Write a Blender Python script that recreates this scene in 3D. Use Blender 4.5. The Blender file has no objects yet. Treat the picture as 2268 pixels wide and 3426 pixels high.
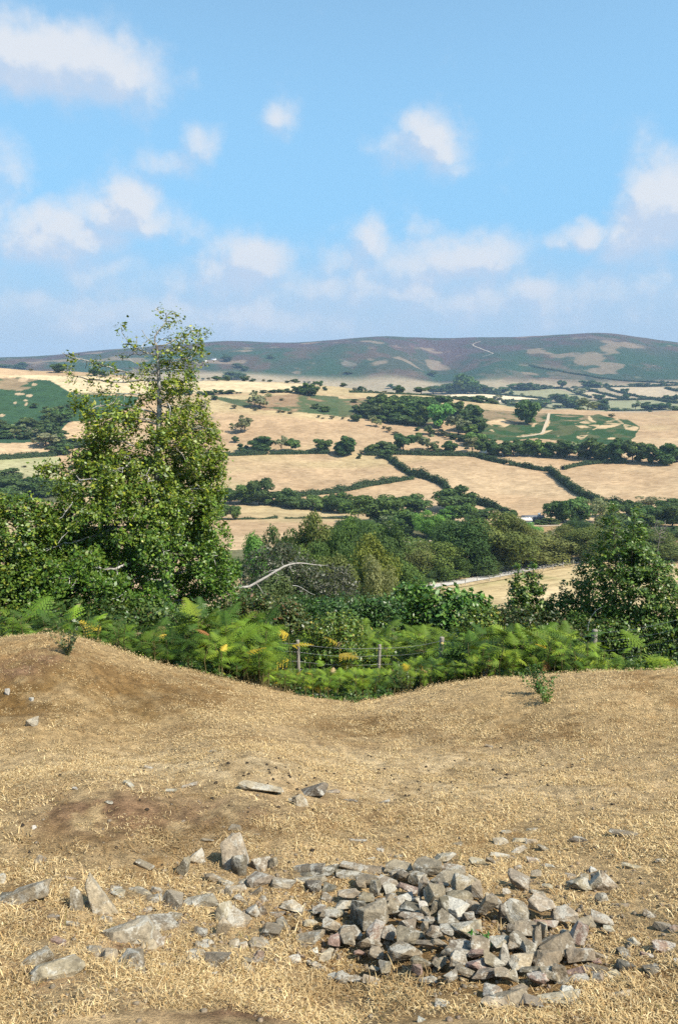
import bpy, bmesh, math, random
import numpy as np
from mathutils import Vector, Matrix
SC = bpy.context.scene
COL = SC.collection
rng = np.random.default_rng(7)
random.seed(7)

# ------------------------------------------------------------------ camera, sky, sun, exposure
PW, PH, FPX, EYE = 2268.0, 3426.0, 2492.0, 1.65
PITCH = math.radians(11.0)
cp, sp = math.cos(PITCH), math.sin(PITCH)
cam = bpy.data.cameras.new('camera')
cam.sensor_fit = 'VERTICAL'; cam.sensor_height = 36.0
cam.lens = FPX / PH * 36.0
cam.clip_start = 0.05; cam.clip_end = 20000
camo = bpy.data.objects.new('camera', cam); COL.objects.link(camo)
camo.location = (0, 0, EYE); camo.rotation_euler = (math.pi/2 - PITCH, 0, 0)
SC.camera = camo
SC.view_settings.view_transform = 'Standard'; SC.view_settings.look = 'None'
SC.view_settings.gamma = 1.0; SC.view_settings.exposure = 0.62
SUN_EL, SUN_AZ = math.radians(50), math.radians(122)   # azimuth from +y (view) towards +x
sdir = Vector((math.cos(SUN_EL)*math.sin(SUN_AZ), math.cos(SUN_EL)*math.cos(SUN_AZ), math.sin(SUN_EL)))
sl = bpy.data.lights.new('sun', 'SUN'); sl.energy = 5.0; sl.angle = math.radians(0.5); sl.color = (1.0, 0.93, 0.80)
so = bpy.data.objects.new('sun', sl); COL.objects.link(so)
so.rotation_euler = sdir.to_track_quat('Z', 'Y').to_euler(); so.location = (40, -30, 60)
SC.cycles.max_bounces = 5; SC.cycles.diffuse_bounces = 2; SC.cycles.glossy_bounces = 2
SC.cycles.transmission_bounces = 3; SC.cycles.transparent_max_bounces = 6; SC.cycles.volume_bounces = 0
SC.cycles.use_denoising = False; SC.cycles.denoiser = 'OPENIMAGEDENOISE'; SC.cycles.denoising_input_passes = 'RGB_ALBEDO_NORMAL'; SC.cycles.denoising_prefilter = 'ACCURATE'

def ray(px, py):
    u = (px - PW/2)/FPX; v = -(py - PH/2)/FPX
    return u, cp + v*sp, -sp + v*cp
def azt(px, py):
    x, y, z = ray(px, py); h = np.hypot(x, y)
    return np.arctan2(x, y), z/h
def project(x, y, z):
    z = z - EYE
    d = y*cp - z*sp; v = (y*sp + z*cp)/d
    return PW/2 + FPX*x/d, PH/2 - FPX*v
TILE = {'A1': (0, 1100), 'A2': (567, 1100), 'A3': (1134, 1100), 'A4': (1701, 1100), 'B1': (0, 1500), 'B2': (567, 1500),
        'B3': (1134, 1500), 'B4': (1701, 1500), 'C1': (567, 1850), 'C2': (1134, 1850), 'C3': (1701, 1850),
        'D1': (0, 2800), 'D2': (567, 2800), 'D3': (1134, 2800), 'D4': (1701, 2800)}
TS = 567/1568
def T(t, x, y): return TILE[t][0] + x*TS, TILE[t][1] + y*TS

# world: Nishita sky and cumulus placed by compass direction
wd = bpy.data.worlds.new('World'); SC.world = wd; wd.use_nodes = True
nt = wd.node_tree; nt.nodes.clear()
class NB:
    def __init__(s, tree): s.t = tree
    def n(s, typ, **k):
        nd = s.t.nodes.new(typ)
        for a, b in k.items(): setattr(nd, a, b)
        return nd
    def put(s, sock, v):
        if isinstance(v, bpy.types.NodeSocket): s.t.links.new(v, sock)
        elif isinstance(v, (tuple, list)) and len(v) == 3 and sock.type == 'RGBA': sock.default_value = (*v, 1)
        else: sock.default_value = v
    def m(s, op, a, b=0.0, c=None, clamp=False):
        nd = s.n('ShaderNodeMath', operation=op); nd.use_clamp = clamp
        s.put(nd.inputs[0], a); s.put(nd.inputs[1], b)
        if c is not None: s.put(nd.inputs[2], c)
        return nd.outputs[0]
    def vm(s, op, a, b=(0, 0, 0)):
        nd = s.n('ShaderNodeVectorMath', operation=op)
        s.put(nd.inputs[0], a)
        if op == 'SCALE': s.put(nd.inputs['Scale'], b)
        else: s.put(nd.inputs[1], b)
        return nd.outputs[0]
    def noise(s, vec, scale, detail=4, rough=.55, dist=0.0, col=False):
        nd = s.n('ShaderNodeTexNoise'); nd.inputs['Scale'].default_value = scale
        nd.inputs['Detail'].default_value = detail; nd.inputs['Roughness'].default_value = rough
        nd.inputs['Distortion'].default_value = dist
        if vec is not None: s.put(nd.inputs['Vector'], vec)
        return nd.outputs['Color' if col else 'Fac']
    def mix(s, f, a, b, mode='MIX'):
        nd = s.n('ShaderNodeMix', data_type='RGBA', blend_type=mode)
        s.put(nd.inputs[0], f); s.put(nd.inputs[6], a); s.put(nd.inputs[7], b)
        return nd.outputs[2]
    def ramp(s, f, stops, interp='LINEAR'):
        nd = s.n('ShaderNodeValToRGB'); r = nd.color_ramp; r.interpolation = interp
        while len(r.elements) < len(stops): r.elements.new(0.5)
        for e, (p, c) in zip(r.elements, stops):
            e.position = p; e.color = (*c, 1) if len(c) == 3 else c
        s.put(nd.inputs[0], f); return nd.outputs[0]
    def mapr(s, f, a, b, c=0.0, d=1.0, smooth=True):
        nd = s.n('ShaderNodeMapRange', interpolation_type='SMOOTHSTEP' if smooth else 'LINEAR')
        s.put(nd.inputs[0], f)
        for i, v in enumerate((a, b, c, d)): s.put(nd.inputs[i+1], v)
        return nd.outputs[0]

# clouds: (px, py, half-width px, half-height px, weight) in the photograph's pixels, turned into compass/elevation angles
CL = [(150, 190, 290, 120, 1.0), (330, 230, 240, 120, .9), (20, 250, 200, 90, .9), (420, 330, 120, 110, .5),
      (30, 560, 120, 130, .6), (170, 530, 90, 60, .3),
      (670, 480, 110, 90, .75), (560, 560, 150, 70, .6), (430, 680, 110, 90, .85), (400, 745, 260, 80, .75), (170, 790, 180, 110, .95), (250, 820, 200, 70, .8), (600, 770, 140, 60, .5),
      (920, 380, 75, 70, .6), (1430, 460, 120, 95, .95), (1360, 490, 150, 80, .7), (1500, 560, 120, 60, .5), (1480, 625, 70, 40, .25),
      (860, 880, 160, 90, .95), (760, 930, 260, 90, .75), (980, 950, 200, 80, .55), (1265, 815, 95, 80, .7), (1440, 770, 80, 50, .5), (1540, 870, 240, 90, .75), (1400, 900, 220, 100, .65), (1640, 900, 130, 70, .6),
      (1380, 970, 180, 60, .7), (1780, 970, 90, 55, .75), (1250, 930, 220, 90, .5),
      (2230, 700, 160, 150, 1.0), (2180, 790, 170, 110, .85), (1960, 770, 110, 65, .8), (1880, 800, 90, 50, .6), (2250, 560, 70, 50, .5),
      (1890, 1070, 220, 60, .5), (2140, 1040, 260, 60, .4), (2230, 930, 160, 60, .4), (1080, 800, 130, 60, .25), (1660, 790, 80, 50, .3), (1760, 820, 60, 40, .3), (1220, 1000, 420, 70, .4), (450, 980, 350, 70, .35), (140, 1010, 260, 60, .5), (1050, 1050, 400, 60, .3), (480, 1060, 300, 60, .25),
      (700, 1060, 900, 110, .60), (1700, 1010, 800, 100, .58), (300, 900, 500, 90, .50), (1250, 890, 520, 90, .56), (1150, 980, 800, 100, .58), (1620, -5, 60, 40, .3), (60, 30, 200, 30, .1), (2500, 760, 200, 260, 1.0), (-300, 700, 300, 150, .9), (2700, 300, 300, 120, .9), (-350, 250, 200, 120, .9)]
g = bpy.data.node_groups.new('cloud_cover', 'ShaderNodeTree')
g.interface.new_socket('Dir', in_out='INPUT', socket_type='NodeSocketVector')
g.interface.new_socket('Cover', in_out='OUTPUT', socket_type='NodeSocketFloat')
G = NB(g); gi = G.n('NodeGroupInput'); go = G.n('NodeGroupOutput')
dirv = gi.outputs[0]
wob = G.vm('SCALE', G.vm('SUBTRACT', G.noise(dirv, 9.0, 3, .5, col=True), (.5, .5, .5)), .05)
wob2 = G.vm('SCALE', G.vm('SUBTRACT', G.noise(dirv, 34.0, 4, .6, col=True), (.5, .5, .5)), .028)
dw = G.vm('ADD', G.vm('ADD', dirv, wob), wob2)
sx = G.n('ShaderNodeSeparateXYZ'); G.put(sx.inputs[0], dw)
az = G.m('ARCTAN2', sx.outputs[0], sx.outputs[1]); el = G.m('ARCSINE', G.m('MINIMUM', G.m('MAXIMUM', sx.outputs[2], -1.0), 1.0))
acc = None
for (px, py, hw, hh, wgt) in CL:
    a0, t0 = azt(px, py); e0 = math.atan(t0)
    sa, se = hw/FPX*1.02, hh/FPX*1.02
    u = G.m('MULTIPLY_ADD', az, 1/sa, -a0/sa); v = G.m('MULTIPLY_ADD', el, 1/se, -e0/se)
    d2 = G.m('MULTIPLY_ADD', u, u, G.m('MULTIPLY', v, v))
    b = G.m('MULTIPLY', G.m('POWER', 2.718, G.m('MULTIPLY', d2, -1.1)), wgt)
    acc = b if acc is None else G.m('SMOOTH_MAX', acc, b, .12)
n1 = G.noise(dirv, 13.0, 8, .56)
n2 = G.noise(dirv, 44.0, 5, .6)
cov = G.m('ADD', acc, G.m('MULTIPLY_ADD', n1, .95, -.49))
cov = G.m('ADD', cov, G.m('MULTIPLY_ADD', n2, .34, -.17))
g.links.new(cov, go.inputs[0])
B = NB(nt)
tc = B.n('ShaderNodeTexCoord'); D = tc.outputs['Generated']
def cover(vec):
    nd = B.n('ShaderNodeGroup'); nd.node_tree = g; B.put(nd.inputs[0], vec); return nd.outputs[0]
c0 = cover(D); c1 = cover(B.vm('ADD', D, (.012, 0, .020)))
sky = B.n('ShaderNodeTexSky', sky_type='NISHITA'); sky.sun_disc = False
sky.sun_elevation = SUN_EL; sky.sun_rotation = SUN_AZ; sky.altitude = 250; sky.air_density = 1.0; sky.dust_density = .6; sky.ozone_density = 1.6
SKY_STR = 0.12
skyc = B.mix(1.0, B.vm('SCALE', sky.outputs[0], SKY_STR), (1.22, 1.36, 1.20), 'MULTIPLY')
alpha = B.mapr(c0, .16, .84)
lit = B.mapr(B.m('SUBTRACT', c0, c1), -.14, .16)
cc = B.mix(lit, (.37, .445, .555), (.52, .54, .575))
xyz = B.n('ShaderNodeSeparateXYZ'); B.put(xyz.inputs[0], D)
low = B.mapr(xyz.outputs[2], .0, .19, 1.0, 0.0)
low2 = B.mapr(xyz.outputs[2], .10, .62, 1.0, 0.0)
skyc = B.mix(B.m('MULTIPLY', low2, .85), skyc, (.165, .37, .60))
skyc = B.mix(B.m('MULTIPLY', low, .92), skyc, (.31, .39, .50))
cc = B.mix(B.m('MULTIPLY', low, .55), cc, (.36, .425, .54))
fin = B.mix(B.m('MULTIPLY', B.m('MULTIPLY', alpha, .93), B.m('MULTIPLY_ADD', low, -.12, 1.0)), skyc, cc)
bg = B.n('ShaderNodeBackground'); B.put(bg.inputs[0], fin); bg.inputs[1].default_value = 1.0
wo = B.n('ShaderNodeOutputWorld'); nt.links.new(bg.outputs[0], wo.inputs[0])

# ------------------------------------------------------------------ helpers
LABELS = []      # (object, label, px) -> made unique at the end
def tag(o, label, cat, group=None, kind=None, px=None):
    if label: o['label'] = label
    if cat: o['category'] = cat
    if group: o['group'] = group
    if kind: o['kind'] = kind
    if label and cat: LABELS.append([o, label, px if px is not None else 0.0])
    return o
def mk(name, V, F, mat, parent=None, attrs=None, smooth=False, loc=None):
    """one mesh object from vertex array and a face array (uniform size) or a list of face arrays"""
    V = np.asarray(V, np.float32)
    Fs = F if isinstance(F, list) else [F]
    me = bpy.data.meshes.new(name)
    me.vertices.add(len(V)); me.vertices.foreach_set('co', V.ravel())
    idx = np.concatenate([np.asarray(f).ravel() for f in Fs]).astype(np.int32)
    tot = np.concatenate([np.full(len(f), np.asarray(f).shape[1], np.int32) for f in Fs])
    st = np.concatenate([[0], np.cumsum(tot)[:-1]]).astype(np.int32)
    me.loops.add(len(idx)); me.loops.foreach_set('vertex_index', idx)
    me.polygons.add(len(tot)); me.polygons.foreach_set('loop_start', st); me.polygons.foreach_set('loop_total', tot)
    if smooth: me.polygons.foreach_set('use_smooth', np.ones(len(tot), bool))
    for k, a in (attrs or {}).items():
        a = np.asarray(a, np.float32)
        if a.ndim == 1: me.attributes.new(k, 'FLOAT', 'POINT').data.foreach_set('value', a)
        else:
            if a.shape[1] == 3: a = np.concatenate([a, np.ones((len(a), 1), np.float32)], 1)
            me.attributes.new(k, 'FLOAT_COLOR', 'POINT').data.foreach_set('color', a.ravel())
    me.update(calc_edges=True)
    if mat: me.materials.append(mat)
    o = bpy.data.objects.new(name, me); COL.objects.link(o)
    if parent: o.parent = parent
    if loc is not None: o.location = loc
    return o
def empty(name, loc, rz=0.0):
    o = bpy.data.objects.new(name, None); COL.objects.link(o); o.location = loc; o.rotation_euler = (0, 0, rz)
    o.empty_display_size = .2
    return o
def hsh(ix, iy, s):
    h = (ix.astype(np.int64)*374761393 + iy.astype(np.int64)*668265263 + s*974711) & 0xffffffff
    h = ((h ^ (h >> 13))*1274126177) & 0xffffffff
    return ((h ^ (h >> 16)) & 0xffff)/65535.0
def vn(x, y, s=0):
    x0 = np.floor(x); y0 = np.floor(y); fx = x-x0; fy = y-y0
    fx = fx*fx*(3-2*fx); fy = fy*fy*(3-2*fy)
    a = hsh(x0, y0, s); b = hsh(x0+1, y0, s); c = hsh(x0, y0+1, s); d = hsh(x0+1, y0+1, s)
    return a*(1-fx)*(1-fy) + b*fx*(1-fy) + c*(1-fx)*fy + d*fx*fy
def fbm(x, y, s=0, o=4, g_=.5):
    t = 0; a = 1; n = 0
    for k in range(o):
        t = t + a*vn(x*2**k + 17.3*k, y*2**k - 9.1*k, s+k); n += a; a *= g_
    return t/n
def sstep(a, b, x):
    t = np.clip((x-a)/(b-a), 0, 1); return t*t*(3-2*t)
def inpoly(px, py, poly):
    poly = np.asarray(poly, float); n = len(poly); r = np.zeros(np.shape(px), bool); j = n-1
    for i in range(n):
        xi, yi = poly[i]; xj, yj = poly[j]
        c = ((yi > py) != (yj > py)) & (px < (xj-xi)*(py-yi)/((yj-yi) if yj != yi else 1e-9) + xi)
        r ^= c; j = i
    return r

# ------------------------------------------------------------------ terrain as one height function z(azimuth, distance)
def rbf_fit(P, val, lam=1e-4):
    d = np.linalg.norm(P[:, None]-P[None], axis=2)
    K = np.where(d > 0, d*d*np.log(d+1e-12), 0) + lam*np.eye(len(P))
    Q = np.c_[np.ones(len(P)), P]
    A = np.block([[K, Q], [Q.T, np.zeros((3, 3))]])
    return np.linalg.solve(A, np.r_[val, 0, 0, 0])
def rbf_eval(P, w, a, l):
    out = np.empty(a.size)
    X = np.c_[a.ravel(), l.ravel()]
    for i in range(0, len(X), 40000):
        x = X[i:i+40000]
        d2 = ((x[:, None]-P[None])**2).sum(2)
        out[i:i+40000] = (.5*d2*np.log(d2+1e-20)) @ w[:len(P)] + w[len(P)] + x @ w[len(P)+1:]
    return out.reshape(a.shape)
SA = 2.6
near = [(-300, 3426, 2.3), (0, 3426, 2.25), (1134, 3426, 2.3), (2268, 3426, 2.3), (2600, 3426, 2.3),
        (0, 3000, 3.3), (567, 3000, 3.3), (1134, 3000, 3.25), (1700, 3000, 3.35), (2268, 3000, 3.45), (1500, 2920, 3.55),
        (0, 2720, 4.5), (300, 2620, 4.75), (850, 2610, 4.8), (1400, 2700, 4.9), (1900, 2700, 5.0), (2268, 2700, 5.0),
        (0, 2540, 6.3), (450, 2540, 6.2), (1134, 2530, 6.6), (1700, 2520, 6.7), (2268, 2500, 6.8),
        (-300, 2330, 8.0), (0, 2320, 7.9), (400, 2350, 7.9), (1134, 2425, 8.0), (1700, 2360, 8.3), (2268, 2350, 8.5),
        (-300, 2165, 9.5), (0, 2130, 9.5), (160, 2113, 9.5), (300, 2136, 9.5), (400, 2170, 9.5), (600, 2240, 9.5), (800, 2300, 9.5), (1000, 2340, 9.6),
        (1160, 2353, 9.7), (1390, 2322, 9.7), (1500, 2293, 9.8), (1640, 2268, 10), (1860, 2257, 10), (2070, 2243, 10.2), (2268, 2236, 10.3), (2600, 2225, 10.3)]
hid = [(0, 12, -3.5), (400, 12, -3.7), (1134, 12, -3.95), (1700, 12, -3.75), (2268, 12, -3.6), (0, 17, -5.0), (540, 17, -5.0), (1000, 16.7, -5.85), (1300, 18, -6.3), (1990, 17, -5.9), (2268, 17, -5.6),
       (0, 23, -7.3), (567, 23, -7.4), (1134, 23, -7.9), (1700, 23, -7.9), (2268, 23, -7.6), (0, 32, -11), (1134, 31, -10.4), (2268, 31, -10.6), (0, 45, -16), (1134, 45, -15.6), (2268, 45, -15.6),
       (0, 1.3, .0), (1134, 1.3, .0), (2268, 1.3, .0), (1134, .5, .1), (0, 70, -25), (1134, 70, -25), (2268, 70, -25)]
def ctrl(vis, hidd):
    P, v = [], []
    for px, py, r in vis:
        a, t = azt(px, py); P.append((a*SA, math.log(r))); v.append(t)
    for px, r, z in hidd:
        a, _ = azt(px, 1700.0); P.append((a*SA, math.log(r))); v.append((z-EYE)/r)
    return np.array(P), np.array(v)
PN, vN = ctrl(near, hid); wN = rbf_fit(PN, vN)
far = []
for r, ys in ((150, (1968, 1968, 1968, 1960, 1930)), (220, (1830, 1825, 1808, 1810, 1825)), (285, (1745, 1742, 1740, 1745, 1755)), (330, (1690, 1690, 1692, 1697, 1700)),
              (390, (1600, 1595, 1590, 1597, 1605)), (430, (1530, 1524, 1519, 1530, 1545)), (480, (1450, 1448, 1446, 1468, 1490)), (540, (1370, 1372, 1374, 1412, 1440)), (620, (1290, 1308, 1318, 1374, 1394)),
              (800, (1275, 1320, 1335, 1400, 1405)), (950, (1310, 1340, 1360, 1390, 1395))):
    for x, y in zip((0, 567, 1134, 1701, 2268), ys): far.append((x, y, r))
far += [(-300, 1215, 680), (0, 1231, 680), (220, 1243, 680), (450, 1262, 680), (700, 1272, 680), (1000, 1282, 680), (1134, 1293, 680), (1400, 1318, 680), (1650, 1352, 680), (1900, 1369, 680), (2268, 1372, 680), (2600, 1372, 680)]
far += [(1701, 1366, 1060), (2268, 1368, 1060), (1400, 1350, 1100), (1701, 1332, 1300), (2268, 1328, 1300), (1134, 1312, 1550), (1500, 1302, 1550), (1701, 1303, 1550), (2268, 1292, 1550), (0, 1275, 1550), (567, 1275, 1550), (850, 1277, 1550)]
far += [(0, 1236, 1950), (567, 1215, 1900), (900, 1215, 1850), (1134, 1225, 1850), (1330, 1225, 1850), (1480, 1262, 1850), (1490, 1215, 2150), (1620, 1225, 1880), (1850, 1238, 1850), (2100, 1240, 1850), (2268, 1240, 1850)]
CREST = [(-300, 1196, 2700), (0, 1198, 2700), (150, 1191, 2700), (310, 1175, 2700), (500, 1158, 2550), (694, 1145, 2450), (748, 1142, 2400), (997, 1149, 2400), (1134, 1140, 2350), (1224, 1135, 2350), (1351, 1138, 2350),
         (1568, 1141, 2400), (1701, 1142, 2350), (1828, 1138, 2300), (1932, 1127, 2300), (2012, 1125, 2300), (2099, 1132, 2300), (2146, 1142, 2300), (2268, 1153, 2350), (2500, 1165, 2350)]
far += CREST
far += [(x, y+40, 3300) for x, y, r in CREST[::2]] + [(x, 1270, 4600) for x in (0, 1134, 2268)]
fh = [(x, r, z) for r, z in ((32, -10.7), (45, -15.8), (70, -25), (105, -34.5)) for x in (0, 567, 1134, 1701, 2268)]
PF, vF = ctrl(far, fh); wF = rbf_fit(PF, vF, 1e-5)
L0, L1 = math.log(30), math.log(48)
def hz(az_, r, detail=True):
    """terrain height at azimuth/distance arrays"""
    az_ = np.asarray(az_, float); r = np.asarray(r, float)
    x = r*np.sin(az_); y = r*np.cos(az_)
    ac = np.clip(az_, -.58, .58)
    lr = np.log(np.clip(r, .4, 5200))
    b = sstep(L0, L1, lr)
    t = np.zeros(lr.shape)
    m = b < 1
    if m.any(): t[m] += (1-b[m])*rbf_eval(PN, wN, ac[m]*SA, lr[m])
    m = b > 0
    if m.any(): t[m] += b[m]*rbf_eval(PF, wF, ac[m]*SA, lr[m])
    z = EYE + r*t
    # relief
    fo = sstep(1450, 1900, r)*(1-sstep(2250, 2500, r)*.8)
    z = z + fo*((np.abs(fbm(x/330, y/500, 5, 4)-.5)*2)*26 - 9) + sstep(200, 700, r)*(fbm(x/75, y/75, 9, 3)-.5)*2.2
    if detail:
        nf = 1-sstep(14, 30, r)
        z = z + nf*((fbm(x/1.7, y/1.7, 21, 3)-.5)*.16 + (fbm(x/.42, y/.42, 31, 3)-.5)*.055 + (fbm(x/.10, y/.10, 41, 2)-.5)*.018)
        hx, hy = project(x, np.maximum(y, .2), z)
        hp = ((hx-1560)/470)**2 + ((hy-3090)/215)**2          # the low swell under the stone heap
        z = z + np.where(y > .5, .05*np.clip(1-hp, 0, 1)*(r < 6), 0)
    return z
def hxy(x, y, detail=True):
    x = np.asarray(x, float); y = np.asarray(y, float)
    return hz(np.arctan2(x, y), np.hypot(x, y), detail)
LG = np.linspace(math.log(1.6), math.log(3600), 2600)
def cast(px, py, rmin=1.6, rmax=None):
    """where the sight line through a photograph pixel meets the terrain"""
    a, t = azt(float(px), float(py))
    l = LG[(LG >= math.log(rmin)) & (LG <= math.log(rmax or (14 if py > 2400 else 1e5)))][::(1 if py < 2000 else 2)]
    r = np.exp(l); tt = (hz(np.full(r.shape, a), r)-EYE)/r
    k = np.nonzero(tt >= t)[0]
    if len(k) == 0:
        k = np.array([int(np.argmax(np.where((r > rmin) & (r < 2600), tt, -9)))])
    i = k[0]
    if i > 0 and tt[i] > tt[i-1]:
        f = np.clip((t-tt[i-1])/(tt[i]-tt[i-1]+1e-12), 0, 1); rr = math.exp(l[i-1]+f*(l[i]-l[i-1]))
    else: rr = r[i]
    x = rr*math.sin(a); y = rr*math.cos(a)
    return Vector((x, y, float(hz(np.array([a]), np.array([rr]))[0])))
def at_r(px, r):
    a, _ = azt(float(px), 1700.0)
    x, y = r*math.sin(a), r*math.cos(a)
    return Vector((x, y, float(hz(np.array([a]), np.array([r]))[0])))
def pix_at(px, py, r):
    """point on the sight line through a pixel at horizontal distance r"""
    x, y, z = ray(px, py); h = math.hypot(x, y)
    return Vector((x/h*r, y/h*r, EYE + z/h*r))
def scale_at(p):   # metres per photograph pixel at point p
    return (p.y*cp - (p.z-EYE)*sp)/FPX

# ------------------------------------------------------------------ materials
def newmat(name):
    m = bpy.data.materials.new(name); m.use_nodes = True; m.node_tree.nodes.clear()
    return m, NB(m.node_tree)
def out(b, sh, disp=None):
    o = b.n('ShaderNodeOutputMaterial'); b.t.links.new(sh, o.inputs[0])
def prin(b, col, rough=.8, spec=.3, bump=None, bstr=.4, bdist=.02, metal=0.0):
    p = b.n('ShaderNodeBsdfPrincipled'); b.put(p.inputs['Base Color'], col); b.put(p.inputs['Roughness'], rough)
    b.put(p.inputs['Specular IOR Level'], spec); b.put(p.inputs['Metallic'], metal)
    if bump is not None:
        bn = b.n('ShaderNodeBump'); bn.inputs['Strength'].default_value = bstr; bn.inputs['Distance'].default_value = bdist
        b.put(bn.inputs['Height'], bump); b.t.links.new(bn.outputs[0], p.inputs['Normal'])
    return p.outputs[0]
def attr(b, name):
    a = b.n('ShaderNodeAttribute'); a.attribute_name = name; return a
def geo_pos(b): return b.n('ShaderNodeNewGeometry').outputs['Position']

def leaf_mat(name, src='attr', rough=.55, spec=.35, trans=.3):
    m, b = newmat(name)
    if src == 'attr': c = attr(b, 'Col').outputs['Color']
    else:
        oi = b.n('ShaderNodeObjectInfo'); v = attr(b, 'v').outputs['Fac']
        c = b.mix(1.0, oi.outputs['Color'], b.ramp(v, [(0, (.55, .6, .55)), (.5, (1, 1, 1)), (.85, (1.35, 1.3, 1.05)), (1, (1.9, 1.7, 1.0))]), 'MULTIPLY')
    p = prin(b, c, rough, spec)
    tr = b.n('ShaderNodeBsdfTranslucent'); b.put(tr.inputs[0], b.mix(1.0, c, (1.3, 1.25, .6), 'MULTIPLY'))
    ms = b.n('ShaderNodeMixShader'); ms.inputs[0].default_value = trans
    b.t.links.new(p, ms.inputs[1]); b.t.links.new(tr.outputs[0], ms.inputs[2]); out(b, ms.outputs[0]); return m
M_LEAF = leaf_mat('near_leaf', 'attr', .42, .45, .28)
M_FERN = leaf_mat('fern_leaf', 'attr', .6, .2, .16)
M_CROWN = leaf_mat('tree_crown_leaf', 'obj', .7, .15, .3)
def bark_mat(name, c1, c2):
    m, b = newmat(name); P = geo_pos(b)
    n = b.noise(P, 9, 5); c = b.mix(b.mapr(n, .35, .65), c1, c2)
    out(b, prin(b, c, .9, .15, b.noise(P, 60, 4), .5, .01)); return m
M_BARK = bark_mat('bark_brown', (.05, .04, .03), (.13, .11, .085))
M_PALE = bark_mat('bark_pale_grey', (.13, .115, .095), (.44, .42, .38))
M_DEAD = bark_mat('dead_wood', (.42, .40, .36), (.66, .63, .58))
M_GTWIG = bark_mat('grey_twig', (.12, .105, .085), (.26, .24, .20))
def plain(name, c, rough=.7, spec=.3, metal=0.0, var=.15, scale=3.0):
    m, b = newmat(name); n = b.noise(geo_pos(b), scale, 4)
    col = b.mix(b.mapr(n, .3, .7), tuple(x*(1-var) for x in c), tuple(min(1, x*(1+var)) for x in c))
    out(b, prin(b, col, rough, spec, metal=metal)); return m
# ------------------------------------------------------------------ ground sheets
def polar_mesh(name, azs, rs, mat, colfn, parent=None):
    A, R = np.meshgrid(azs, rs); Z = hz(A, R)
    X = R*np.sin(A); Y = R*np.cos(A)
    V = np.stack([X, Y, Z], -1).reshape(-1, 3)
    n, k = A.shape; i = np.arange(n*k).reshape(n, k)
    F = np.stack([i[:-1, :-1], i[:-1, 1:], i[1:, 1:], i[1:, :-1]], -1).reshape(-1, 4)
    c, ex = colfn(X.ravel(), Y.ravel(), Z.ravel(), R.ravel(), A.ravel())
    at = {'Col': c}; at.update(ex)
    o = mk(name, V, F, mat, attrs=at, smooth=True); o['kind'] = 'structure'; return o
def azcols(core, step, coarse):
    a = np.arange(-core, core+1e-6, step); b = np.arange(core+coarse, math.pi, coarse)
    return np.concatenate([-b[::-1], a, b, [math.pi]])
def lerp(c, col, a):
    return c*(1-a[:, None]) + np.asarray(col)[None]*a[:, None]

def near_cols(x, y, z, r, a):
    px, py = project(x, np.maximum(y, .3), z)
    n1 = fbm(x/.9, y/.9, 3, 4); n2 = fbm(x/.16, y/.16, 13, 3); n3 = fbm(x/2.6+5, y/2.6, 23, 3); n4 = fbm(x/.05, y/.05, 33, 2)
    c = np.zeros((len(x), 3)) + np.array([.38, .265, .135])
    c = lerp(c, (.41, .295, .165), sstep(.45, .65, n3)*.8)
    c = lerp(c, (.20, .115, .045), sstep(.5, .68, n1*.6+n2*.4)*.75)          # bare brown thatch
    def blob(cx, cy, wx, wy): return np.exp(-(((px-cx)/wx)**2+((py-cy)/wy)**2))
    moss = np.maximum.reduce([blob(120, 2330, 270, 140)*1.25, blob(460, 2360, 260, 110)*1.1, blob(1200, 2440, 260, 50)*.8, blob(1700, 2470, 400, 60)*.7, blob(400, 2760, 520, 110)*1.15, blob(2000, 2520, 330, 60)*.5, blob(1650, 2410, 300, 45)*.6,
                              blob(700, 2730, 350, 60)*.8, blob(1350, 3330, 350, 90)*.7, blob(60, 2950, 120, 150)*.5])
    moss = moss*sstep(.34, .56, n2*.55+n1*.45)
    c = lerp(c, (.135, .078, .026), moss*.72)
    soil = np.maximum.reduce([blob(370, 2715, 300, 85)*1.05, blob(650, 2720, 330, 60)*.75, blob(830, 3370, 300, 60)*1.1, blob(120, 3280, 130, 70)*.8, blob(420, 3180, 60, 40), blob(640, 2700, 180, 30)*.7, blob(60, 2240, 70, 35)*1.2, blob(150, 2200, 80, 25), blob(120, 3060, 60, 60)*.7])
    c = lerp(c, (.20, .122, .07), np.clip(soil*sstep(.3, .5, n2)*1.1, 0, 1))
    path = np.maximum(blob(900, 2560, 900, 60), blob(1500, 2640, 600, 70)*.8)*sstep(.3, .55, n2)
    c = lerp(c, (.50, .385, .235), np.clip(path*.8, 0, 1))
    c = c*(.45+1.05*n4[:, None])*(.72+.56*n2[:, None])
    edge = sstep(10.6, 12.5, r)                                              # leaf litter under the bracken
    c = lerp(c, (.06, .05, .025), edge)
    thin = np.clip(moss*.75 + soil*.9 + path*.35, 0, 1)
    return c, {'bare': thin}
m, b = newmat('dry_turf'); P = geo_pos(b)
cc_ = attr(b, 'Col').outputs['Color']
n_ = b.noise(P, 75, 5, .65); n2_ = b.noise(P, 260, 3, .7)
cc_ = b.mix(1.0, cc_, b.ramp(n_, [(.28, (.45, .42, .38)), (.5, (1, 1, 1)), (.72, (1.45, 1.42, 1.3))]), 'MULTIPLY')
cc_ = b.mix(1.0, cc_, b.ramp(n2_, [(.3, (.65, .62, .6)), (.5, (1, 1, 1)), (.7, (1.3, 1.3, 1.25))]), 'MULTIPLY')
out(b, prin(b, cc_, .95, .1, b.m('ADD', n_, b.m('MULTIPLY', n2_, .4)), .8, .03)); M_TURF = m
polar_mesh('hillside_ground', azcols(.92, .0031, .08), np.exp(np.arange(math.log(.25), math.log(46), .0048)), M_TURF, near_cols)

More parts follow.
